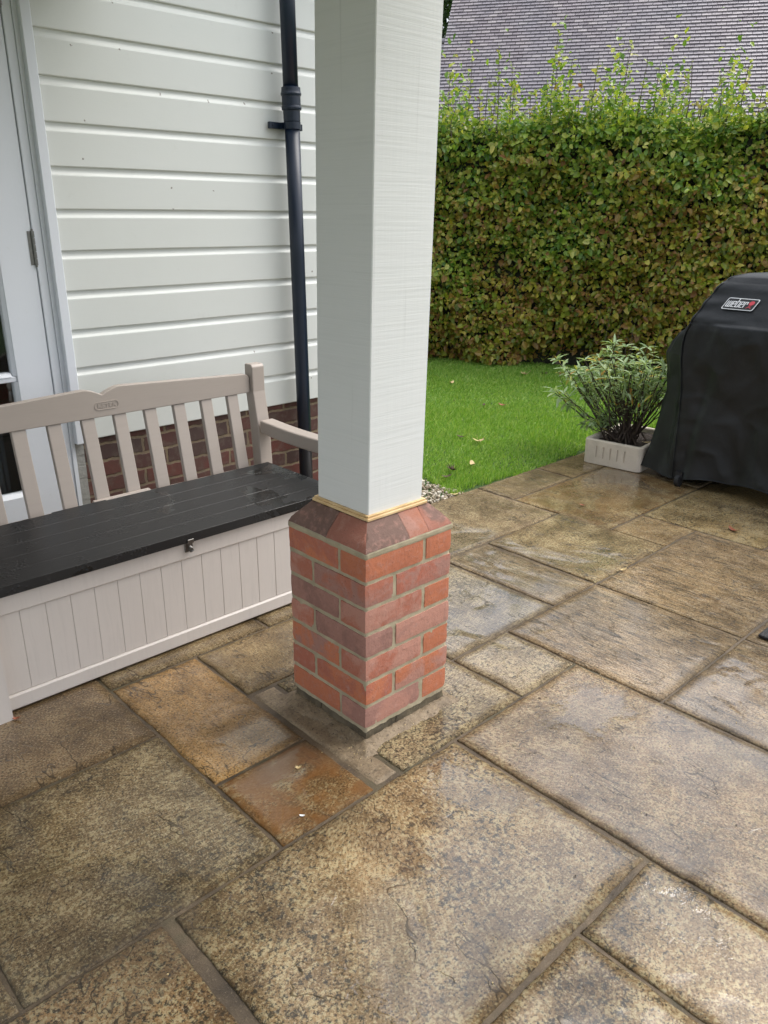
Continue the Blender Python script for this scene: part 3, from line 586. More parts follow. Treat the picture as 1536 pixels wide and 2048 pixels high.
m.box((1.085, 1.842, 1.751), (1.155, 1.858, 1.779), bev=.002); m.box((1.205, 1.842, 1.751), (1.272, 1.858, 1.779), bev=.002); m.box((1.145, 1.825, 1.752), (1.205, 1.8655, 1.778)); m.tube([(1.105, 1.843, 1.765), (1.105, 1.838, 1.765)], .005, 8)
build('bracket', m, M['navy'], dp)
for nm in ('pipe', 'collar'):
    pass
for o in dp.children:
    for p in o.data.polygons:
        if len(p.vertices) == 4 and o.name.startswith(('pipe',)): p.use_smooth = True

# ================================================================ storage bench
bx0, bx1, bc = -.74, .67, -.035
bench = thing('storage_bench', (bc, 1.05, 0), 'taupe and beige plastic storage bench with charcoal lid against the house', 'bench')
# lid planks
m = MB(); yl = [.808, .902, .998, 1.094, 1.190, 1.292]
for i in range(5): m.box((-.668, yl[i]+(.0010 if i else 0), .386), (.600+.010, yl[i+1]-.0010, .412), bev=.0007)
m.box((-.668, .8085, .380), (.610, .830, .3859)); m.box((-.664, .83, .384), (.606, 1.288, .405))
m.box((-.30, 1.2925, .388), (-.10, 1.312, .408), bev=.002); m.box((.07, 1.2925, .388), (.56, 1.308, .406), bev=.002)
build('lid', m, M['lid'], bench)
# front panel with tongue and groove, rails
m = MB(); m.box((-.676, .826, .315), (.606, .846, .3795), bev=.004); m.box((-.676, .824, .006), (.606, .846, .056), bev=.005)
x = -.675; wpl = .0752
for i in range(17):
    m.box((x+.0003, .832, .0562), (x+wpl-.0003, .845, .3148), bev=.0018); x += wpl
m.box((-.674, .8365, .05), (.604, .847, .32)); build('front_panel', m, M['beige'], bench)
m = MB(); m.box((.5905, .848, .01), (.605, 1.36, .379)); m.box((-.675, .848, .01), (-.66, 1.36, .379)); m.box((-.6595, 1.345, .01), (.590, 1.36, .379)); build('storage_box', m, M['beige'], bench)
for (a, b_) in ((bx0, -.677), (.607, bx1)):
    m = MB(); m.hexa([(a, .790, 0), (b_, .790, 0), (b_, .85, 0), (a, .85, 0), (a+.002, .800, .53), (b_-.002, .800, .53), (b_-.002, .85, .53), (a+.002, .85, .53)]); build('leg', m, M['beige'], bench)
    # rear posts lean back, bend like the photograph
    m = MB(); a2, b2 = (a, -.672) if a < 0 else (.602, bx1-.008)
    P_ = [(1.330, 0), (1.330, .40), (1.338, .56), (1.362, .70), (1.362, .802), (1.372, .812), (1.412, .812), (1.418, .806), (1.418, .70), (1.398, .56), (1.388, .40), (1.388, 0)]
    m.prism(P_, 0, a2, b2)
    o = build('back_post', m, M['taupe'], bench); bv = o.modifiers.new('b', 'BEVEL'); bv.width = .004; bv.segments = 2; bv.limit_method = 'ANGLE'
    m = MB(); a2, b2 = (a+.002, -.674) if a < 0 else (.605, bx1)
    pts = [(1.3295-(1.3295-.79)*t, .585-.010*math.sin(t*math.pi)**1.0+.004*t) for t in np.linspace(0, 1, 16)]
    poly = pts+[(y, z-.056) for y, z in pts[::-1]]; m.prism(poly, 0, a2, b2)
    o = build('armrest', m, M['taupe'], bench); bv = o.modifiers.new('b', 'BEVEL'); bv.width = .007; bv.segments = 3; bv.limit_method = 'ANGLE'
# back rail with the central notch
hw = .634
def railtop(x):
    d = abs(x-bc)
    if d < .075: return .7765+.024*math.sin(min(1, d/.075)*math.pi/2)**1.0
    return .8005-(d-.075)/(hw-.075)*.028
xs = np.concatenate([np.linspace(-hw, -.08, 26), np.linspace(-.078, .078, 33), np.linspace(.08, hw, 26)])+bc
top = [(x, railtop(x)) for x in xs]; top[-1] = (top[-1][0], top[-1][1]-.014); top.insert(-1, (bc+hw-.012, railtop(bc+hw)-.002)); top[0] = (top[0][0], top[0][1]-.014); top.insert(1, (bc-hw+.012, railtop(bc-hw)-.002))
bot = [(x, .6955) for x in np.linspace(bc+hw, bc-hw, 20)]
m = MB(); m.prism(top+bot, 1, 1.381, 1.410)
o = build('back_rail', m, M['taupe'], bench); bv = o.modifiers.new('b', 'BEVEL'); bv.width = .003; bv.segments = 2; bv.limit_method = 'ANGLE'; bv.angle_limit = R(50)
rail = o
for i in range(10):
    cx = bc+(i-4.5)*.1225; m = MB()
    m.hexa([(cx-.0255, 1.330, .390), (cx+.0255, 1.330, .390), (cx+.0255, 1.352, .390), (cx-.0255, 1.352, .390), (cx-.0245, 1.386, .6953), (cx+.0245, 1.386, .6953), (cx+.0245, 1.408, .6953), (cx-.0245, 1.408, .6953)])
    o = build('slat', m, M['taupe'], bench); bv = o.modifiers.new('b', 'BEVEL'); bv.width = .003; bv.segments = 2
m = MB(); m.hexa([(-.145, 1.308, .398), (.085, 1.308, .398), (.085, 1.3295, .398), (-.145, 1.3295, .398), (-.14, 1.314, .4085), (.08, 1.314, .4085), (.08, 1.3295, .4085), (-.14, 1.3295, .4085)])
m.box((bx0+.066, 1.3305, .36), (.6, 1.355, .389)); build('back_base', m, M['taupe'], bench)
# moulded name badge on the rail
def rrect(cx, cz, w_, h_, r_, n_=7):
    p = []
    for (sx, sz, a0) in ((1, 1, 0), (-1, 1, 90), (-1, -1, 180), (1, -1, 270)):
        for k in range(n_): a = R(a0+90*k/(n_-1)); p.append((cx+sx*(w_/2-r_)+r_*math.cos(a), cz+sz*(h_/2-r_)+r_*math.sin(a)))
    return p
m = MB(); o_, i_ = rrect(-.023, .7365, .092, .030, .0148), rrect(-.023, .7365, .087, .025, .0123); k = len(o_)
m.add([(x, 1.3790, z) for x, z in o_]+[(x, 1.3790, z) for x, z in i_]+[(x, 1.3815, z) for x, z in o_]+[(x, 1.3815, z) for x, z in i_],
      [(a, (a+1) % k, k+(a+1) % k, k+a) for a in range(k)]+[(a, (a+1) % k, 2*k+(a+1) % k, 2*k+a) for a in range(k)]+[(k+a, k+(a+1) % k, 3*k+(a+1) % k, 3*k+a) for a in range(k)])
build('badge_rim', m, M['taupe'], bench)
def text_mesh(txt, size, depth, sxy=(1, 1), shear=0, offset=0):
    cu = bpy.data.curves.new('lettering', 'FONT'); cu.body = txt; cu.size = size; cu.extrude = depth; cu.shear = shear; cu.offset = offset; cu.align_x = 'CENTER'; cu.align_y = 'CENTER'
    ob = bpy.data.objects.new('lettering_source', cu); COL.objects.link(ob); dg = bpy.context.evaluated_depsgraph_get(); me = bpy.data.meshes.new_from_object(ob.evaluated_get(dg))
    V = np.array([tuple(v.co) for v in me.vertices]); F = [tuple(p.vertices) for p in me.polygons]; bpy.data.objects.remove(ob); bpy.data.curves.remove(cu)
    V[:, 0] *= sxy[0]; V[:, 1] *= sxy[1]; return V, F
V, F = text_mesh('KETER', .022, .001, (1.12, .9), 0, .0005)
m = MB(); m.add([(-.023+p[0], 1.3800-p[2], .7365+p[1]) for p in V], F); build('badge_lettering', m, M['taupe'], bench)
m = MB(); m.box((-.062, .8195, .342), (-.032, .8255, .386), bev=.002); m.tube([(-.049, .812, .366), (-.044, .806, .360), (-.040, .808, .350), (-.045, .815, .345)], .0045, 8); m.box((-.058, .803, .378), (-.036, .8075, .392), bev=.001); build('latch', m, M['metal'], bench)

# ================================================================ planter and sage bush
pl = thing('stone_planter', (3.03, .96, 0), 'low rectangular pale stone trough with fluted side at the lawn edge', 'planter')
PO = np.array((2.798, 1.142)); ex = np.array((.04, -.355)); ex /= np.linalg.norm(ex); ey = np.array((-ex[1], ex[0]))
Wd, Dp, Hp = .36, .50, .150
def pp(s, t, z): q = PO+ex*s+ey*t; return (q[0], q[1], z)
def ring(o, z, r_=.03, n_=6):
    P_ = []
    for (cx, cy, a0) in ((Wd-o-r_, Dp-o-r_, 0), (o+r_, Dp-o-r_, 90), (o+r_, o+r_, 180), (Wd-o-r_, o+r_, 270)):
        for k in range(n_): a = R(a0+90*k/(n_-1)); P_.append(pp(cx+r_*math.cos(a), cy+r_*math.sin(a), z))
    return P_
m = MB(); rings = [ring(.006, 0), ring(0, .004), ring(-.001, Hp-.006), ring(.003, Hp), ring(.022, Hp, .02), ring(.027, Hp-.006, .02), ring(.032, .07, .02)]
k = len(rings[0]); vs = [p for r_ in rings for p in r_]; fs = [(l*k+i, l*k+(i+1) % k, (l+1)*k+(i+1) % k, (l+1)*k+i) for l in range(len(rings)-1) for i in range(k)]
m.add(vs, fs)
tr = build('trough', m, M['concrete'], pl)
n = NT('flute_stone'); M['flute'] = M['concrete']  # unused material; the flutes share the trough's concrete
# flutes: cut with boolean
cut = MB()
for i in range(5):
    s = .085+i*.044
    cut.hexa([pp(s-.007, -.02, .045), pp(s+.007, -.02, .045), pp(s+.004, .006, .045), pp(s-.004, .006, .045), pp(s-.007, -.02, .118), pp(s+.007, -.02, .118), pp(s+.004, .006, .112), pp(s-.004, .006, .112)])
co = build('cutter', cut, M['concrete'], pl)
# solidify bottom for a closed mesh
import bmesh
bm = bmesh.new(); bm.from_mesh(tr.data); bmesh.ops.holes_fill(bm, edges=[e for e in bm.edges if e.is_boundary]); bmesh.ops.recalc_face_normals(bm, faces=bm.faces); bm.to_mesh(tr.data); bm.free()
bo = tr.modifiers.new('b', 'BOOLEAN'); bo.object = co; bo.operation = 'DIFFERENCE'; bo.solver = 'EXACT'
dg = bpy.context.evaluated_depsgraph_get(); me = bpy.data.meshes.new_from_object(tr.evaluated_get(dg)); tr.modifiers.clear(); tr.data = me; bpy.data.objects.remove(co)
m = MB(); vs = []; fs = []; q = 26
for j in range(q+1):
    for i in range(q+1):
        s, t = .03+(Wd-.06)*i/q, .03+(Dp-.06)*j/q; vs.append(pp(s, t, .118+.014*mnoise.noise(Vector((s*30, t*30, 0)))+.008*mnoise.noise(Vector((s*90, t*90, 3)))))
for j in range(q):
    for i in range(q): k = j*(q+1)+i; fs.append((k, k+1, k+q+2, k+q+1))
m.add(vs, fs); build('soil', m, M['soil'], pl, smooth=True)

def leaf_cloud(P, D, Nn, L, Wf, droop=.15, fold=.25):
    """P base points, D direction, Nn rough normal, L length, Wf width -> 7-vertex folded leaves"""
    P, D, Nn = map(np.asarray, (P, D, Nn)); D = D/np.linalg.norm(D, axis=1)[:, None]
    S_ = np.cross(D, Nn); S_ /= np.linalg.norm(S_, axis=1)[:, None]+1e-9; U_ = np.cross(S_, D); L = L[:, None]; Wf = Wf[:, None]
    prof = [(0, 0, 0), (.33, .5, fold), (.33, -.5, fold), (.40, 0, 0), (.75, .36, fold*.8), (.75, -.36, fold*.8), (1, 0, 0)]
    V = np.stack([P+D*L*t+S_*Wf*s+U_*(Wf*abs(s)*f*1.4-L*droop*t*t) for t, s, f in prof], 1).reshape(-1, 3)
    F = np.array([0, 3, 1, 0, 2, 3, 1, 3, 4, 3, 2, 5, 3, 6, 4, 3, 5, 6]); nL = len(P)
    loops = (F[None, :]+7*np.arange(nL)[:, None]).ravel(); return V, loops, np.arange(nL*6)*3
def rand_unit(n_): a = rng.normal(size=(n_, 3)); return a/np.linalg.norm(a, axis=1)[:, None]

sg = thing('sage_bush', (3.03, .97, .12), 'straggly grey-green sage bush with dark bare stems growing in the stone trough', 'shrub')
stems = MB(); LP, LD, LN, LL, LW = [], [], [], [], []
for i in range(72):
    b0 = np.array(pp(Wd*.5+rng.normal()*.045, Dp*.42+rng.normal()*.05, .12)); ang = rng.uniform(0, 2*math.pi); rad = .30*math.sqrt(rng.uniform(.02, 1))
    # spread along the image-left direction (+v, -u) more than along depth
    tip = np.array((3.05+rad*math.cos(ang)*.9-.02, 1.02+rad*math.sin(ang)*1.65+.04, 0)); tip[2] = rng.uniform(.46, .70)-(rad/.32)**2*.14
    if i < 6: tip = np.array((2.93+rng.uniform(-.05, .05), 1.20+rng.uniform(-.08, .10), rng.uniform(.16, .30)))
    mid = b0*.5+tip*.5; mid[2] = b0[2]+(tip[2]-b0[2])*.36; c1 = b0+(mid-b0)*.9
    ts = np.linspace(0, 1, 9); pts = [(1-t)**2*b0+2*t*(1-t)*(c1)+t*t*tip+rng.normal(size=3)*.004 for t in ts]
    stems.tube(pts, [.0048*(1-.68*t)+.0008 for t in ts], 5)
    for q in range(rng.integers(1, 4)):
        k0 = rng.integers(3, 7); e0 = pts[k0]+rng.normal(size=3)*(.05, .05, .02)+np.array((0, 0, rng.uniform(.08, .2))); sp_ = [pts[k0]*(1-t)+e0*t+np.array((0, 0, -.02*math.sin(t*3.1))) for t in np.linspace(0, 1, 5)]; stems.tube(sp_, [.0022, .002, .0017, .0014, .0009], 4)
        for e_ in (e0, sp_[3]):
            for w_ in range(4 if e_ is e0 else 2): LP.append(e_); d = rand_unit(1)[0]*(1, 1, .5); d[2] += .25; LD.append(d); LN.append((0, 0, 1)); LL.append(rng.uniform(.022, .045)); LW.append(rng.uniform(.008, .014))
    for lv in range(4):
        p_ = pts[-1]+(pts[-2]-pts[-1])*lv*.55
        for w_ in range(6 if lv == 0 else 3):
            d = rand_unit(1)[0]*(1, 1, .35); d[2] += .35-.2*lv; LP.append(p_); LD.append(d); LN.append((0, 0, 1)); LL.append(rng.uniform(.045, .090)); LW.append(rng.uniform(.013, .023))
for i in range(7):   # old flower spikes
    b0 = np.array((3.05+rng.normal()*.1, 1.0+rng.normal()*.12, .55)); t_ = b0+np.array((rng.normal()*.03, rng.normal()*.04, rng.uniform(.25, .40))); stems.tube([b0, (b0+t_)/2+rng.normal(size=3)*.008, t_], [.0016, .0013, .0009], 4)
build('stems', stems, M['stem'], sg, recalc=False)
V, lo_, st_ = leaf_cloud(LP, LD, LN, np.array(LL), np.array(LW), .25); np_mesh('foliage', V, lo_, st_, M['sage'], sg)

# ================================================================ covered grill
gr = thing('covered_grill', (3.15, .02, 0), 'barbecue under a black fitted cloth cover at the right edge of the patio', 'covered barbecue')
VC = -.02   # centre line in v
# z, u_front, u_back, v_seam, v_corner, corner setback
LV = [(.060,2.800,3.46,.565,.765,.06),(.16,2.805,3.46,.570,.745,.06),(.35,2.812,3.46,.580,.715,.07),(.50,2.815,3.46,.588,.705,.08),(.62,2.812,3.46,.600,.728,.09),(.70,2.805,3.46,.612,.745,.09),(.76,2.800,3.46,.615,.732,.09),
      (.81,2.797,3.455,.610,.688,.07),(.845,2.797,3.45,.600,.634,.05),(.872,2.803,3.44,.590,.612,.035),(.90,2.822,3.42,.583,.600,.03),(.95,2.858,3.38,.566,.583,.03),(1.00,2.893,3.33,.548,.565,.03),(1.05,2.925,3.28,.528,.545,.03),(1.080,2.952,3.24,.508,.526,.03),(1.100,2.985,3.20,.48,.50,.03),(1.112,3.03,3.16,.42,.44,.03),(1.116,3.07,3.12,.30,.32,.02)]
LVa = np.array(LV)
def lev(z): return [np.interp(z, LVa[:, 0], LVa[:, i]) for i in range(1, 6)]
def grill_ring(z, bump_on=True):
    uf, ub, vs_, vc_, sb = lev(z); hs_, hc = vs_-VC, vc_-VC
    K = [(uf, -hs_), (uf, hs_), (uf+sb, hc), (uf+sb+.08, hc+.01), (ub-.05, hc+.0), (ub, hc-.06), (ub, -hc+.06), (ub-.05, -hc), (uf+sb+.08, -hc-.01), (uf+sb, -hc)]
    cnt = [90, 14, 6, 24, 6, 30, 6, 24, 6, 14]; P_ = []
    for (a, b_, c_) in zip(K, K[1:]+K[:1], cnt):
        for i in range(c_): t = i/c_; P_.append((a[0]+(b_[0]-a[0])*t, a[1]+(b_[1]-a[1])*t))
    return [(u_, VC+v_) for u_, v_ in P_]
zs = np.concatenate([np.linspace(.060, .86, 70), np.linspace(.866, 1.116, 40)])
vs = []; N_ = None
for z in zs:
    P_ = grill_ring(z); N_ = len(P_); low = max(0, (.86-z)/.8)
    for i, (u_, v_) in enumerate(P_):
        front = i <= 90
        d = 0
        if z < .88:
            s = v_; d += low*(.024*math.sin(s*9.0+2.2)+.018*math.sin(s*17+z*3))*(1 if front else .5)
            d += .022*mnoise.noise(Vector((u_*3, s*4.2, z*2.2)))+.009*mnoise.noise(Vector((u_*9, s*9-z*5, z*7)))+.006*(1-abs(mnoise.noise(Vector((1, s*6+z*4, z*5-s*3))))*2)**3
            if front: d -= .018*math.exp(-((v_-.47-(.5-z)*.12)/.035)**2)*max(0, min(1, (.75-z)/.3))*(1 if z > .0 else 0)
            if 90 < i < 106: d += .01*math.sin((i-90)*.5+z*6)
        else:
            lg = math.exp(-((v_-.36)/.13)**2)*math.exp(-((z-.965)/.05)**2)
            d += (1-.9*lg)*(.007*mnoise.noise(Vector((v_*7+z*9, z*26, 1)))+.004*math.sin(z*85+v_*11)*math.exp(-((v_-.55)/.12)**2))
        zz = z+(.022*math.sin(v_*5.5+1.0)+.008*math.sin(v_*19))*max(0, 1-(z-.06)/.12)
        zz += (.015*math.exp(-((v_-.3)/.3)**2) if z > 1.09 else 0)
        dx, dy = (-1, 0) if front else ((u_-3.13)*.6, (v_-VC)); l = math.hypot(dx, dy)+1e-6
        vs.append((u_+dx/l*d, v_+dy/l*d, zz))
fs = [(l*N_+i, l*N_+(i+1) % N_, (l+1)*N_+(i+1) % N_, (l+1)*N_+i) for l in range(len(zs)-1) for i in range(N_)]+[tuple((len(zs)-1)*N_+i for i in range(N_))]
m = MB(); m.add(vs, fs); cv = build('cover', m, M['cover'], gr, smooth=True)
# seam piping down the front corner, sampled on the cover itself
def cover_pt(l, i): return np.array(vs[l*N_+i])
for ii in (90, 0):
    m = MB(); m.tube([cover_pt(l, ii)+np.array((-.0022, 0, 0)) for l in range(0, len(zs)-6, 1)], .0028, 6); build('seam', m, M['cover'], cv, smooth=True)
m = MB(); m.tube([cover_pt(0, i)+np.array((-.002 if i <= 90 else 0, 0, .003)) for i in range(0, 112)], .0035, 6); build('hem', m, M['cover'], cv, smooth=True)
# front leaning plane for the badge
pA = np.array((2.822, 0, .90)); pB = np.array((2.925, 0, 1.05)); sl = (pB-pA)/np.linalg.norm(pB-pA); nrm = np.array((-sl[2], 0, sl[0]))
def bp(v, s, h): q = pA+sl*s+nrm*h; return (q[0], v, q[2])
BV, BS, BW, BH, SH = .372, .098, .158, .066, .022      # centre v, centre along slope, width, height, slant
def par(w_, h_, z, r_=.004):
    P_ = rrect(0, 0, w_, h_, r_, 4); return [bp(BV-(x+SH*y/BH), BS+y, z) for x, y in P_]
def slab_poly(mb, P_): mb.add(P_, [tuple(range(len(P_)))])
m = MB(); slab_poly(m, par(BW, BH, .0075, .008)); bd = build('badge', m, M['bwhite'], cv, recalc=False)
m = MB(); slab_poly(m, par(BW-.008, BH-.008, .0085, .006)); build('badge_panel', m, M['bblack'], cv, recalc=False)
T_ = .0046; XH = .030; letters = {'w': [((0,1),(0,0)),((0,0),(1,0)),((.5,0),(.5,1)),((1,0),(1,1))], 'e': [((1,.0),(0,0)),((0,0),(0,1)),((0,1),(1,1)),((1,1),(1,.5)),((1,.5),(0,.5))],
  'b': [((0,1.5),(0,0)),((0,0),(1,0)),((1,0),(1,1)),((1,1),(0,1))], 'r': [((0,0),(0,1)),((0,1),(1,1)),((1,1),(1,.62))]}
m = MB(); xx = -.0655
for ch, w_ in (('w', .0195), ('e', .0125), ('b', .0125), ('e', .0125), ('r', .0105)):
    for (p_, q_) in letters[ch]:
        x_a, x_b = sorted((p_[0], q_[0])); y_a, y_b = sorted((p_[1], q_[1])); hh = T_/2
        X0, X1 = xx+x_a*w_-hh, xx+x_b*w_+hh; Y0, Y1 = -.018+y_a*XH-hh*.8, -.018+y_b*XH+hh*.8
        m.add([bp(BV-(x_+SH*y_/BH), BS+y_, .0093+.00005*len(m.f)) for x_, y_ in ((X0, Y0), (X1, Y0), (X1, Y1), (X0, Y1))], [(0, 1, 2, 3)])
    xx += w_+.0078
build('badge_lettering', m, M['bwhite'], cv, recalc=False)
m = MB(); cx = .052
def circ(x, y, rx, ry, n_=24): return [bp(BV-(x+rx*math.cos(a)+SH*(y+ry*math.sin(a))/BH), BS+y+ry*math.sin(a), .0095) for a in np.linspace(0, 2*math.pi, n_, endpoint=False)]
def quad(p4): return [bp(BV-(x+SH*y/BH), BS+y, .0095) for x, y in p4]
slab_poly(m, circ(cx, .008, .013, .0125)); slab_poly(m, quad([(cx-.008, -.0085), (cx+.008, -.0085), (cx+.008, -.0065), (cx-.008, -.0065)]))
slab_poly(m, quad([(cx-.004, -.010), (cx-.001, -.010), (cx-.009, -.022), (cx-.013, -.022)])); slab_poly(m, quad([(cx+.001, -.010), (cx+.004, -.010), (cx+.013, -.022), (cx+.009, -.022)])); slab_poly(m, quad([(cx-.0015, -.010), (cx+.0015, -.010), (cx+.0015, -.018), (cx-.0015, -.018)]))
build('badge_emblem', m, M['bred'], cv, recalc=False)
for (u_, v_) in ((2.798, .525), (2.85, -.50), (3.38, .51), (3.38, -.5)):
    m = MB(); m.tube([(u_-.0, v_-.013, .034), (u_, v_-.011, .034), (u_, v_+.011, .034), (u_, v_+.013, .034)], [.020, .034, .034, .020], 24); m.box((u_-.012, v_-.020, .05), (u_+.012, v_+.020, .085)); build('wheel', m, M['rubber'], gr)
m = MB()
for (u_, v_) in ((2.86, .52), (2.86, -.55), (3.39, .52), (3.39, -.55)): m.box((u_-.02, v_-.02, .085), (u_+.02, v_+.02, .8))
m.box((2.86, -.57, .09), (3.41, .54, .13)); build('cart_frame', m, M['bblack'], gr)

# ================================================================ door mat
m = MB(); m.box((1.432, -1.10, .0015), (2.05, -.490, .013), bev=.003)
mt = build('door_mat', m, M['rubber'], org=(1.7, -.8, 0)); tag(mt, 'black rubber mat corner on the paving at the right edge', 'doormat')

# ================================================================ lawn, gravel
g = MB(); g.add([(1.55, 1.262, -.012), (14, 1.262, -.012), (14, 12, -.012), (-4, 12, -.012), (-4, 6, -.012), (1.55, 6, -.012)], [(0, 1, 2, 3, 4, 5)]); struct(build('lawn', g, M['lawnsoil'], recalc=False))
NB = 330000
t = rng.uniform(0, 1, NB)**.75; 
U = 1.62+rng.uniform(0, 1, NB)*4.4; Vv = 1.25+rng.uniform(0, 1, NB)*4.2
edge_w = .018*np.sin(U*7)+.012*np.sin(U*23+1)+.01*np.sin(U*51)
keep = (Vv > 1.262+edge_w) & ((U-1.80-.05*np.sin(Vv*9)) > 0) & ((U*.88+Vv*.475) < 6.30)
far = (U+1.244)*.688+(Vv+1.376)*.725; keep &= rng.uniform(0, 1, NB) < np.clip(1.35-far*.09, .45, 1)
U, Vv = U[keep], Vv[keep]; k = len(U); h = rng.uniform(.018, .040, k)*(1+.4*np.sin(U*3.1+Vv*2)*.5); a = rng.uniform(0, 2*math.pi, k)
cl = np.array([mnoise.noise(Vector((x*2.2, y*2.2, 0))) for x, y in zip(U[::1], Vv[::1])]); h *= 1+.35*cl
ln = rng.normal(size=(k, 2))*.014+np.stack([.006+0*U, -.004+0*U], 1); wd = rng.uniform(.0016, .0032, k)*np.clip(((U+1.244)*.688+(Vv+1.376)*.725)/5, .8, 1.6)
B0 = np.stack([U, Vv, np.full(k, -.014)], 1); sx = np.stack([np.cos(a)*wd, np.sin(a)*wd, 0*a], 1); mid = B0+np.stack([ln[:, 0]*.4, ln[:, 1]*.4, h*.62], 1); tip = B0+np.stack([ln[:, 0], ln[:, 1], h], 1)
V = np.stack([B0-sx, B0+sx, mid+sx*.8, mid-sx*.8, tip], 1).reshape(-1, 3); F = np.array([0, 1, 2, 3, 3, 2, 4]); loops = (F[None]+5*np.arange(k)[:, None]).ravel(); st_ = (np.array([0, 4])[None]+7*np.arange(k)[:, None]).ravel()
gs = np_mesh('grass', V, loops, st_, M['grass']); tag(gs, 'short bright green lawn grass between patio and hedge', 'grass', kind='stuff')
# gravel strip by the house corner
m = MB(); k = 2600
ico = [(0,0,1),(.89,0,.45),(.28,.85,.45),(-.72,.53,.45),(-.72,-.53,.45),(.28,-.85,.45),(.72,.53,-.45),(-.28,.85,-.45),(-.89,0,-.45),(-.28,-.85,-.45),(.72,-.53,-.45),(0,0,-1)]
icf = [(0,1,2),(0,2,3),(0,3,4),(0,4,5),(0,5,1),(1,6,2),(2,7,3),(3,8,4),(4,9,5),(5,10,1),(6,7,2),(7,8,3),(8,9,4),(9,10,5),(10,6,1),(11,7,6),(11,8,7),(11,9,8),(11,10,9),(11,6,10)]
I_ = np.array(ico); IF = np.array(icf); P_ = np.stack([rng.uniform(1.535, 1.83, k), rng.uniform(1.245, 2.6, k), rng.uniform(-.012, .004, k)], 1); S3 = rng.uniform(.004, .011, (k, 1, 1))*rng.uniform(.6, 1.2, (k, 1, 3))
V = (P_[:, None, :]+I_[None]*S3*(1+.15*rng.normal(size=(k, 12, 1)))).reshape(-1, 3); loops = (IF.ravel()[None]+12*np.arange(k)[:, None]).ravel(); gv = np_mesh('gravel', V, loops, np.arange(k*20)*3, M['pebble']); tag(gv, 'strip of tan pebbles along the house corner by the lawn', 'gravel', kind='stuff')

# ================================================================ hedge
HN = np.array((.866, .5)); HN = np.array((.88, .475)); HT = np.array((HN[1], -HN[0])); H0 = np.array((5.04, 3.333)); 
def hp(t_, n_, z): return np.array((H0[0]+HT[0]*t_+HN[0]*n_, H0[1]+HT[1]*t_+HN[1]*n_, z))
hd = thing('beech_hedge', tuple(hp(0, .4, 0)), 'tall clipped beech hedge of green and bronze leaves behind the lawn', 'hedge')
T0, T1, HH = -4.2, 5.2, 2.17
def face_off(t_, z): return (.10*np.sin(t_*2.1+z*1.3)+.05*np.sin(t_*5.3-z*3.9)+.03*np.sin(z*9+t_*2))*.8
NL = 62000
t_ = rng.uniform(T0, T1, NL); z = rng.uniform(.03, HH, NL); 
vis = (t_ > -1.6) & (t_ < 3.0); drop = (~vis) & (rng.uniform(0, 1, NL) < .55); t_, z = t_[~drop], z[~drop]; NL = len(t_)
lay = rng.exponential(.075, NL); nn = face_off(t_, z)+lay-.02-.0*z; nn += np.where(z < .30, (.30-z)*.7*(1+.8*np.sin(t_*6.1)), 0)+np.maximum(0, np.sin(t_*1.7+z*2.4))**6*.10
nn += np.array([.11*mnoise.noise(Vector((a*4.5, b*9, 0))) for a, b in zip(t_, z)])
P_ = np.stack([H0[0]+HT[0]*t_+HN[0]*nn, H0[1]+HT[1]*t_+HN[1]*nn, z], 1)
out = np.array((-HN[0], -HN[1], 0)); D = rand_unit(NL)*.75+out*.55+np.array((0, 0, -.35)); Nn = out*.9+np.array((0, 0, .55))+rand_unit(NL)*.55
L_ = np.clip(rng.lognormal(-3.03, .30, NL), .024, .085); W_ = L_*rng.uniform(.55, .72, NL)
# top surface leaves
NT_ = 26000; t2 = rng.uniform(T0, T1, NT_); n2 = rng.uniform(-.02, .9, NT_)**1.3; z2 = HH+.06*np.sin(t2*3.3)+.05*np.sin(t2*8.1+n2*5)+rng.exponential(.11, NT_)*(1+.6*np.sin(t2*13))-.12
P2 = np.stack([H0[0]+HT[0]*t2+HN[0]*(n2+face_off(t2, z2*0+HH)), H0[1]+HT[1]*t2+HN[1]*(n2+face_off(t2, z2*0+HH)), z2], 1)
D2 = rand_unit(NT_)+np.array((0, 0, .3)); N2 = rand_unit(NT_)*.7+np.array((0, 0, .8))+out*.3; L2 = rng.uniform(.036, .066, NT_)
V, lo_, st_ = leaf_cloud(np.concatenate([P_, P2]), np.concatenate([D, D2]), np.concatenate([Nn, N2]), np.concatenate([L_, L2]), np.concatenate([W_, L2*.62]), .12)
np_mesh('foliage', V, lo_, st_, M['beech'], hd)
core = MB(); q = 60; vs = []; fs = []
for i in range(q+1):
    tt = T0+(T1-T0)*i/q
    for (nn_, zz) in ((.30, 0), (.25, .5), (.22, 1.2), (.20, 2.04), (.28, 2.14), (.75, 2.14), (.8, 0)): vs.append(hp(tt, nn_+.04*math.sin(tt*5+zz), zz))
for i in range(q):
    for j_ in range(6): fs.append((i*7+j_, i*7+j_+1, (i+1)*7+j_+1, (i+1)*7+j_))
core.add(vs, fs); n = NT('core_shade'); f = n.noise(30, 5, .8); M['inner'] = n.out(n.mix(n.ramp(f, [(.4, 0), (.7, 1)]), (.006, .007, .003), (.035, .04, .015)), .9); build('dark_core', core, M['inner'], hd, recalc=False)  # near-black shell, the hedge's inner shade put into its colour
st = MB(); LP, LD, LN, LL = [], [], [], []
def px_t(px, py, zplane_n=.15):   # hedge coordinate t of an image column, and height
    d = fw+rr*(px-768)/FPX-uu*(py-1024)/FPX; p0 = hp(0, zplane_n, 0); k_ = ((p0-CAMP)[0]*HN[0]+(p0-CAMP)[1]*HN[1])/(d[0]*HN[0]+d[1]*HN[1]); q_ = CAMP+k_*d; return (q_[0]-p0[0])*HT[0]+(q_[1]-p0[1])*HT[1], q_[2]
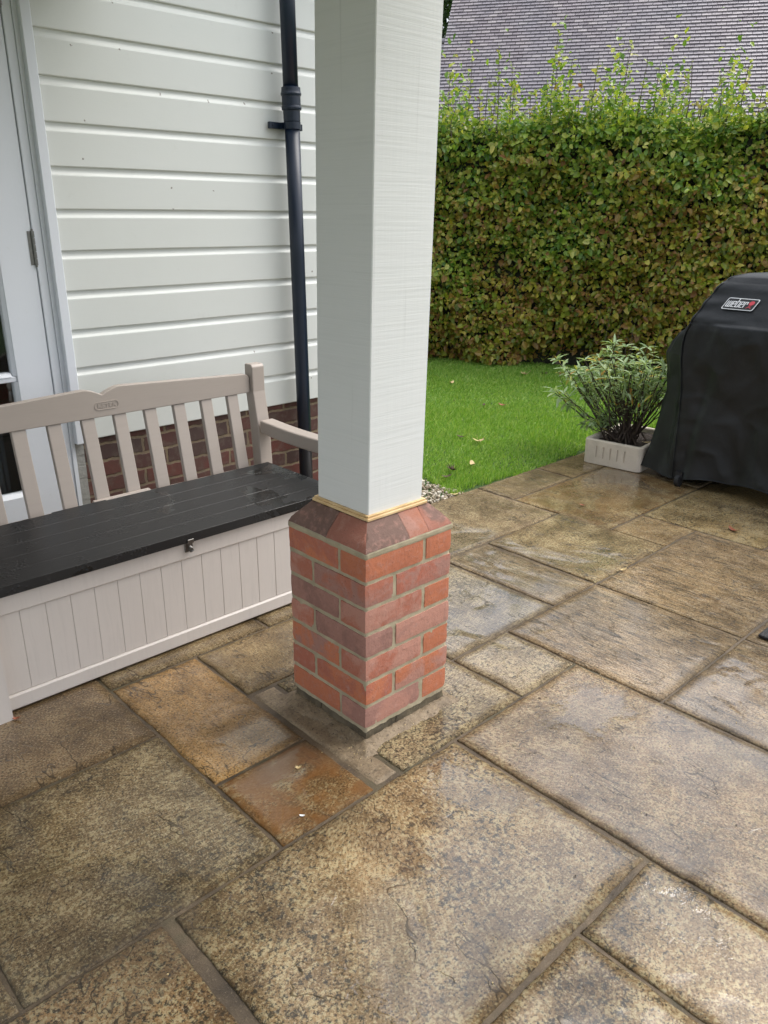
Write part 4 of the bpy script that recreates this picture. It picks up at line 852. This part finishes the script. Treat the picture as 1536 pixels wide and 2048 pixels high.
tall = [(893, 140), (940, 112), (975, 150), (998, 95), (1022, 120), (1032, 165), (1118, 58), (1122, 90), (1146, 118), (1108, 190), (1200, 115), (1265, 82), (1296, 120), (1322, 118), (1334, 150), (1383, 118), (1408, 172), (1440, 150), (1502, 122), (1530, 160), (1230, 165), (1180, 170), (1060, 180), (960, 185)]
shoots = [(px_t(a, b_), .1+.2*rng.random()) for a, b_ in tall]
for i in range(230):
    shoots.append(((rng.uniform(T0, T1), HH+rng.exponential(.09)+.05), rng.uniform(0, .8)))
for (tt, zt_), nn_ in shoots:
    b0 = hp(tt+rng.normal()*.02, nn_, HH-.12); e0 = hp(tt, nn_, zt_)
    if zt_-HH < .02: continue
    ts = np.linspace(0, 1, 7); bend = rng.normal(size=2)*.02
    pts = [b0*(1-t)+e0*t+np.array((bend[0]*math.sin(t*3), bend[1]*math.sin(t*3), 0)) for t in ts]; st.tube(pts, [.0050*(1-.7*t)+.0010 for t in ts], 4)
    nl = int(3+(zt_-HH)*34)
    for q in range(nl):
        t = rng.uniform(.15, 1)**.8; p_ = b0*(1-t)+e0*t; d = rand_unit(1)[0]; d[2] = abs(d[2])*.6+.2; LP.append(p_); LD.append(d); LN.append(rand_unit(1)[0]*.8+np.array((-.3, -.3, .5))); LL.append(rng.uniform(.028, .055)*(1.15-.5*t*(rng.random() < .5)))
tag(build('shoots', st, M['bark'], hd, recalc=False), kind='stuff')
V, lo_, st_ = leaf_cloud(LP, LD, LN, np.array(LL), np.array(LL)*.62, .12); np_mesh('shoot_foliage', V, lo_, st_, M['shoot'], hd)
tr_ = MB()
for i in range(26):
    tt = T0+.2+i*.36; tr_.tube([hp(tt, .3, -.02), hp(tt+.02, .32, .5), hp(tt-.02, .34, 1.7)], [.025, .018, .008], 7)
build('trunks', tr_, M['bark'], hd, recalc=False)

# ================================================================ neighbour's house with plain tiled roof
RN = np.array((.855, .519)); RT = np.array((RN[1], -RN[0])); PITR = R(51)
D0 = 15.4                                           # distance along RN where z = RZ
def proj_plane(px, py):                              # image point -> roof plane, in (t, s) coordinates
    d = fw+rr*(px-768)/FPX-uu*(py-1024)/FPX; nv = np.array((-RN[0]*math.sin(PITR), -RN[1]*math.sin(PITR), math.cos(PITR)))
    p0 = RO; k_ = ((p0-CAMP)@nv)/(d@nv); return CAMP+k_*d
dC = fw+rr*(900-768)/FPX-uu*(235-1024)/FPX; RO = CAMP+dC*(D0/(dC[0]*RN[0]+dC[1]*RN[1]))   # origin on the roof plane
up = np.array((RN[0]*math.cos(PITR), RN[1]*math.cos(PITR), math.sin(PITR))); rt3 = np.array((RT[0], RT[1], 0)); nrm_r = np.cross(rt3, up); nrm_r = nrm_r if nrm_r[2] > 0 else -nrm_r
vA = proj_plane(906, 4); vB = proj_plane(892, 72); tv = ((vA-RO)@rt3+(vB-RO)@rt3)/2
nh = thing('neighbouring_house', tuple(RO), 'neighbouring house with a steep purplish grey clay tiled roof above the hedge', 'house')
def tiles(t0, t1, s0, s1, O, upv, tv3, nv, gauge=.078, wid=.165):
    """every tile a thin tilted plate"""
    rows = int((s1-s0)/gauge); V = []; 
    for r_ in range(rows):
        s = s0+r_*gauge; off = (r_ % 2)*wid*.5; nt__ = int((t1-t0)/wid)+1
        for c_ in range(nt__+1):
            a = t0+c_*wid-off; b_ = min(a+wid-.007, t1); a = max(a, t0)
            if b_-a < .02: continue
            lift = rng.uniform(0, .004); sj = rng.normal()*.0015; ex_ = gauge*1.35
            P4 = [O+tv3*a+upv*(s+sj)+nv*(.030+lift), O+tv3*b_+upv*(s+sj)+nv*(.030+lift+rng.normal()*.001), O+tv3*b_+upv*(s+ex_)+nv*.004, O+tv3*a+upv*(s+ex_)+nv*.004, O+tv3*a+upv*(s+sj)+nv*(.006), O+tv3*b_+upv*(s+sj)+nv*(.006)]
            V.append(P4)
    V = np.array(V).reshape(-1, 3); k = len(V)//6; F = np.array([0, 1, 2, 3, 4, 5, 1, 0]); return V, (F[None]+6*np.arange(k)[:, None]).ravel(), (np.array([0, 4])[None]+8*np.arange(k)[:, None]).ravel()
V, lo_, st_ = tiles(tv, tv+15, -1.2, 4.0, RO, up, rt3, nrm_r)
rf = np_mesh('tiled_roof', V, lo_, st_, M['tile'], nh)
m = MB(); q = lambda t, s, h: RO+rt3*t+up*s+nrm_r*h
m.add([q(tv, -1.2, -.004), q(tv+15, -1.2, -.004), q(tv+15, 4.1, -.004), q(tv, 4.1, -.004), q(tv, -1.2, -.12), q(tv+15, -1.2, -.12), q(tv+15, 4.1, -.12), q(tv, 4.1, -.12)], [(0,1,2,3),(7,6,5,4),(0,4,5,1),(1,5,6,2),(2,6,7,3),(3,7,4,0)]); build('roof_underlay', m, M['tiledark'], rf, recalc=False)
# lower wing on the left with its own little tiled roof and bonnet ridge
zr = float(proj_plane(886, 76)[2]); sR = (zr-RO[2])/math.sin(PITR)
V, lo_, st_ = tiles(tv-3.2, tv-.01, -1.2, sR, RO+nrm_r*-.10, up, rt3, nrm_r, .075, .12)
np_mesh('lower_roof', V, lo_, st_, M['tile'], nh)
m = MB(); m.tube([q(tv-3.2, sR+.03, -.06), q(tv-.02, sR+.03, -.10)], .05, 14); build('ridge_tiles', m, M['tile'], nh)
W3 = lambda t, n_, z: (RO[0]+RT[0]*t+RN[0]*n_, RO[1]+RT[1]*t+RN[1]*n_, z)
m = MB(); ez = float(RO[2]-1.2*math.sin(PITR)); e1 = -1.2*math.cos(PITR)+.25
m.add([W3(tv-3, e1, 0), W3(tv+15, e1, 0), W3(tv+15, e1, ez+.2), W3(tv-3, e1, ez+.2), W3(tv-3, e1+6, 0), W3(tv+15, e1+6, 0), W3(tv+15, e1+6, ez), W3(tv-3, e1+6, ez)], [(0,1,2,3),(4,5,6,7),(0,4,7,3),(1,5,6,2)]); build('brick_wall', m, M['nbrick'], nh)

# tree behind the neighbour's roof
tp = CAMP+(fw+rr*(840-768)/FPX-uu*(60-1024)/FPX)*23.0
tre = thing('broadleaf_tree', (tp[0], tp[1], 0), 'dark green broadleaf tree rising beyond the left edge of the tiled roof', 'tree')
m = MB(); m.tube([(tp[0], tp[1], -.05), (tp[0]+.1, tp[1], 2.5), (tp[0], tp[1]+.1, 5), (tp[0]-.1, tp[1], 8)], [.28, .22, .16, .05], 10)
for i in range(16):
    a = rng.uniform(0, 6.28); z0 = rng.uniform(2.5, 6); e = np.array((tp[0]+math.cos(a)*rng.uniform(1, 2.2), tp[1]+math.sin(a)*rng.uniform(1, 2.2), z0+rng.uniform(.6, 2))); m.tube([(tp[0], tp[1], z0), ((tp[0]+e[0])/2, (tp[1]+e[1])/2, z0+.7), tuple(e)], [.08, .05, .015], 6)
build('trunk', m, M['bark'], tre, recalc=False)
k = 60000; cen = np.stack([tp[0]+rng.normal(size=90)*1.15, tp[1]+rng.normal(size=90)*1.15, rng.uniform(2.2, 9.5, 90)], 1); ci = rng.integers(0, 90, k); P_ = cen[ci]+rng.normal(size=(k, 3))*.42
V, lo_, st_ = leaf_cloud(P_, rand_unit(k), rand_unit(k)+np.array((0, 0, .6)), rng.uniform(.08, .15, k), rng.uniform(.05, .09, k)); np_mesh('crown', V, lo_, st_, M['treeleaf'], tre)

# ================================================================ scattered debris
m = MB()
for i in range(420):
    x, y = rng.uniform(-1.1, 2.6), rng.uniform(-1.1, 1.2)
    if i < 90: x, y = rng.choice([-.03, .36])+rng.normal()*.05, rng.uniform(-.1, .4)
    elif i < 170: x, y = rng.uniform(-.1, .5), -.05+rng.normal()*.04
    if -.01 < x < .34 and -.01 < y < .34: continue
    if y > .80 and x < .62: continue
    L_d = rng.uniform(.003, .011)*(1 if rng.random() < .93 else 2.2); a = rng.uniform(0, 6.28); b_ = a+rng.normal()*.5; r_ = rng.uniform(.0004, .0010); z0 = .0025 if abs(x-.16) > .24 or abs(y-.16) > .24 else .010
    m.tube([(x, y, z0), (x+math.cos(a)*L_d*.5, y+math.sin(a)*L_d*.5, z0+.0008), (x+math.cos(a)*L_d*.5+math.cos(b_)*L_d*.5, y+math.sin(a)*L_d*.5+math.sin(b_)*L_d*.5, z0)], [r_, r_*1.4, r_*.6], 4)
tag(build('debris', m, M['stem'], recalc=False), 'dark twig and seed bits scattered over the wet paving', 'debris', kind='stuff')
m = MB()
for i in range(150):
    x, y = rng.uniform(-1.1, 1.6), rng.uniform(-1.0, .75)
    if i < 60: x, y = rng.uniform(-.1, .45), -.04+rng.normal()*.035
    if -.01 < x < .34 and -.01 < y < .34: continue
    r_ = rng.uniform(.0006, .0017); z0 = .002 if abs(x-.16) > .24 or abs(y-.16) > .24 else .010
    m.add([(x+p[0]*r_*rng.uniform(.7, 1.6), y+p[1]*r_*rng.uniform(.7, 1.6), z0+p[2]*r_*.8) for p in ico], icf)
tag(build('crumbs', m, M['lpale'], recalc=False), 'tiny pale sawdust crumbs around the pier and patio', 'debris', kind='stuff')

# ================================================================ fallen leaves
def maple(size, curl=.2):
    pts = []
    ang = [-90, -70, -50, -35, -20, -8, 8, 22, 38, 52, 66, 78, 90]; rad = [.10, .30, .55, .32, .85, .50, .72, .42, .95, .52, .66, .60, 1.0]
    half = [(r_*math.cos(R(a)), r_*math.sin(R(a))) for a, r_ in zip(ang, rad)]; out_ = half+[(-x, y) for x, y in half[-2:0:-1]]
    return [(x*size, y*size) for x, y in out_]
def oval(size): return [(size*.42*math.cos(a)*(1-.15*math.sin(a)), size*math.sin(a)) for a in np.linspace(0, 2*math.pi, 14, endpoint=False)]
def drop_leaf(kind, size, x, y, z, rot, mat, label, lift=.35, stalk=True):
    o2 = maple(size) if kind == 'm' else oval(size); m = MB(); ca, sa = math.cos(rot), math.sin(rot)
    def T(px_, py_):
        h = lift*(px_*px_+py_*py_)/size*.8+.15*size*mnoise.noise(Vector((px_*30, py_*30, x*9)))+.0015
        h += .25*abs(px_)*lift; return (x+px_*ca-py_*sa, y+px_*sa+py_*ca, z+max(h, .001))
    vs = [T(0, 0)]+[T(*p) for p in o2]; k = len(o2); fs = [(0, 1+i, 1+(i+1) % k) for i in range(k)]; m.add(vs, fs)
    if stalk: m.tube([T(0, -.05*size), T(.03*size, -.6*size), T(.1*size, -1.2*size)], .0007, 4)
    o = build('fallen_leaf', m, M[mat], org=(x, y, z), recalc=False); so = o.modifiers.new('s', 'SOLIDIFY'); so.thickness = .0004; tag(o, label, 'leaf', 'fallen autumn leaves'); return o
GZ = .018
drop_leaf('m', .052, 2.63, 1.82, GZ, 2.4, 'lpale', 'pale cream maple leaf lying flat on the lawn near the post', .5)
drop_leaf('o', .030, 2.62, 1.96, GZ, .4, 'lbrown', 'small dark red-brown leaf on the lawn just left of the pale maple leaf', .6)
drop_leaf('m', .050, 4.70, 3.02, GZ, 1.0, 'lpale', 'pale pinkish leaf on the lawn at the foot of the hedge', .6)
drop_leaf('m', .045, 4.90, 2.95, GZ-.01, 2.6, 'lbrown', 'crumpled brown leaf under the hedge right of the pale pinkish leaf', .6)
drop_leaf('m', .050, 4.98, 2.80, GZ-.01, .6, 'lrust', 'rust brown leaf under the hedge nearest the sage bush', .6)
drop_leaf('o', .036, 3.90, 3.20, GZ, 1.9, 'lpale', 'tan leaf on the far left of the lawn beside the post', .5)
drop_leaf('o', .034, 3.56, 2.37, GZ, .2, 'lrust', 'rust red leaf in the middle of the lawn', .5)
drop_leaf('o', .026, 3.45, 2.46, GZ, 2.2, 'lbrown', 'faint brown leaf in the middle of the lawn beside the rust red one', .4)
drop_leaf('m', .045, 2.05, 1.52, GZ-.004, .9, 'lbrown', 'curled dark brown leaf on the lawn close to the brick pier', .9)
drop_leaf('o', .034, 2.20, 1.50, GZ, 2.5, 'lpale', 'orange tan leaf on the lawn right of the curled dark one', .7)
drop_leaf('o', .030, 1.93, 1.46, GZ-.006, 1.1, 'lbrown', 'tiny brown leaf in the grass nearest the gravel', .6)
drop_leaf('o', .030, 2.369, .022, .002, -.5, 'lrust', 'bright rust red leaf lying on the paving below the covered grill', .5)
drop_leaf('o', .018, 1.575, .136, .001, .9, 'lpale', 'small tan leaf in the paving joint in the middle of the patio', .9)
drop_leaf('o', .016, 2.13, .70, .002, .2, 'lrust', 'small reddish leaf on the greenish slab in front of the trough', .5)
drop_leaf('o', .022, 1.76, 1.25, .004, .9, 'lpale', 'orange leaf on the slab edge where lawn meets gravel', .4)
drop_leaf('m', .011, -.198, .052, .001, 2.2, 'lpale', 'tiny cream leaf fragment on the rusty slab left of the pier', .4, False)
drop_leaf('o', .007, -.303, -.100, .001, .7, 'bwhite', 'tiny white petal on the rusty slab nearest the camera', .4, False)
drop_leaf('o', .014, -.672, .785, .001, .7, 'lrust', 'small reddish leaf beside the foot of the bench', .8)
drop_leaf('o', .028, 3.02, .86, .135, .7, 'lpale', 'pale leaf lying on the soil in the stone trough', .4)
drop_leaf('o', .030, 3.20, .84, .150, 1.7, 'lyel', 'yellow orange leaf on the rim of the stone trough by the grill cover', .9)
drop_leaf('o', .020, .70, .70, .001, .9, 'lbrown', 'curled dark leaf on the paving just right of the brick pier', 1.2)
